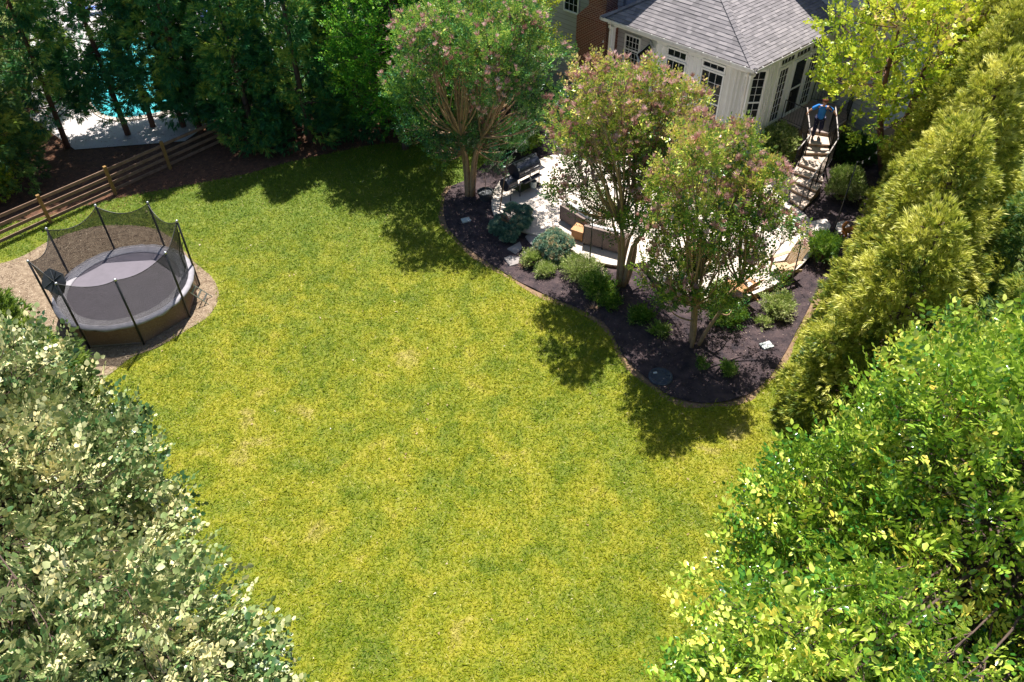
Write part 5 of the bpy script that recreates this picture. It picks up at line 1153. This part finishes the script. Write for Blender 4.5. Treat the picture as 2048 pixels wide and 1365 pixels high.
h1 = k.add(J(.12, 0, 1.64), .075, n2); h2 = k.add(J(.13, 0, 1.73), .095, h1); h3 = k.add(J(.12, 0, 1.80), .075, h2)
no = k.add(J(.235, 0, 1.69), .016, h2)
for s_ in (-1, 1): k.add(J(.11, s_ * .105, 1.70), .018, h2)
for sh, el, ha, sg in ((shL, elL, hL, -1), (shR, elR, hR, 1)):
    a = k.add(sh, .062, ch); b_ = k.add(sh.lerp(el, .5), .050, a); c_ = k.add(el, .043, b_); d_ = k.add(el.lerp(ha, .5), .038, c_); wr = k.add(el.lerp(ha, .86), .028, d_)
    pal = k.add(ha + Zv * .02, (.042, .026), wr); hd = (ha - el).normalized(); side = hd.cross(Zv).normalized()
    for q_, ln in ((-.033, .034), (-.011, .04), (.011, .038), (.033, .03)):
        r0 = k.add(ha + side * q_ + hd * .045 + Zv * .015, .011, pal); r1 = k.add(ha + side * q_ + hd * (.05 + ln * .6) - Zv * .015, .0095, r0); k.add(ha + side * q_ + hd * (.045) - Zv * (.02 + ln * .6), .008, r1)
    t0 = k.add(ha - side * sg * .045 + hd * .0 - Zv * .0, .012, pal); k.add(ha - side * sg * .04 + hd * .03 - Zv * .045, .009, t0)
for hi, kn, an in ((hiL, knL, anL), (hiR, knR, anR)):
    a = k.add(hi, .10, pel); b_ = k.add(kn, .062, a); c_ = k.add(kn.lerp(an, .35), .058, b_); d_ = k.add(an, .038, c_); k.add(an + fF * .12 - Zv * .05, .03, d_)
body = skinobj('body', k.p, k.e, k.r, 'skin', PE, 2, pel)
k = Sk(); a0_ = k.add(J(-.08, 0, .86), (.175, .15)); a = k.add(J(-.07, 0, .95), (.175, .145), a0_); b_ = k.add(J(-.06, 0, 1.12), (.16, .13), a); c_ = k.add(J(-.01, 0, 1.34), (.18, .14), b_); d_ = k.add(J(.03, 0, 1.475), (.115, .09), c_)
for sh, el in ((shL, elL), (shR, elR)): q = k.add(sh, .098, c_); r_ = k.add(sh.lerp(el, .5), .088, q); k.add(sh.lerp(el, .8), .08, r_)
skinobj('t_shirt', k.p, k.e, k.r, 'shirt', PE, 2, 0)
k = Sk(); a = k.add(J(-.08, 0, .98), (.155, .135))
for hi, kn, an in ((hiL, knL, anL), (hiR, knR, anR)): q = k.add(hi - Zv * .04, .128, a); r_ = k.add(hi.lerp(kn, .5), .10, q); s2 = k.add(kn, .088, r_); t3 = k.add(kn.lerp(an, .5), .08, s2); k.add(an + Zv * .03, .072, t3)
skinobj('trousers', k.p, k.e, k.r, 'pants', PE, 2, 0)
for an in (anL, anR):
    k = Sk(); a = k.add(an - fF * .05 - Zv * .035, .046); b_ = k.add(an + fF * .08 - Zv * .045, .042, a); k.add(an + fF * .17 - Zv * .055, .032, b_); skinobj('shoe', k.p, k.e, k.r, 'shoe', PE, 2, 0)
m = MB(); hc = J(.10, 0, 1.755); m.sphere(hc, (.112, .118, .10), 16, 10); m.build('hair', mt['hair'], PE, smooth=True)
for s_ in (-.035, .035): m = MB(); m.sphere(J(.218, s_, 1.735), .011, 8, 6); m.build('eye', mt['dark'], body)
# dog
Bd = gp(1682, 481, .26 + .06); X = Vector((.94, .25, 0)).normalized(); Yd = Vector((-X.y, X.x, 0)); D = lambda x, y, z: Bd + X * x + Yd * y + Zv * z
DG = thing('dog', 'golden red dog with raised fluffy tail walking behind the conifer over the flagstones', 'dog', Bd)
k = Sk(); pel = k.add(D(.06, 0, .44), (.11, .125)); mid = k.add(D(.28, 0, .43), (.115, .12), pel); che = k.add(D(.52, 0, .43), (.125, .15), mid); nk = k.add(D(.66, 0, .54), .085, che); hd = k.add(D(.76, 0, .63), .085, nk); mz = k.add(D(.87, 0, .60), .045, hd); k.add(D(.94, 0, .59), .032, mz)
for s_ in (-1, 1): e_ = k.add(D(.73, s_ * .075, .68), .03, hd); k.add(D(.72, s_ * .11, .60), .022, e_)
for s_ in (-1, 1):
    a = k.add(D(.03, s_ * .075, .36), .075, pel); b_ = k.add(D(.10, s_ * .085, .25), .045, a); c_ = k.add(D(-.03, s_ * .085, .15), .025, b_); d_ = k.add(D(-.01, s_ * .085, .04), .022, c_); k.add(D(.04, s_ * .085, .015), .024, d_)
    a = k.add(D(.52, s_ * .08, .30), .05, che); b_ = k.add(D(.52, s_ * .08, .17), .032, a); c_ = k.add(D(.53, s_ * .08, .04), .024, b_); k.add(D(.57, s_ * .08, .015), .025, c_)
t1_ = k.add(D(-.05, 0, .50), .04, pel); t2_ = k.add(D(-.11, 0, .62), .06, t1_); t3_ = k.add(D(-.08, 0, .74), .075, t2_); t4_ = k.add(D(.02, 0, .80), .06, t3_); k.add(D(.09, 0, .77), .03, t4_)
db_ = skinobj('body', k.p, k.e, k.r, 'dogfur', DG, 2, pel)
m = MB(); m.sphere(D(.97, 0, .595), .02, 8, 6); m.build('nose', mt['dark'], db_)
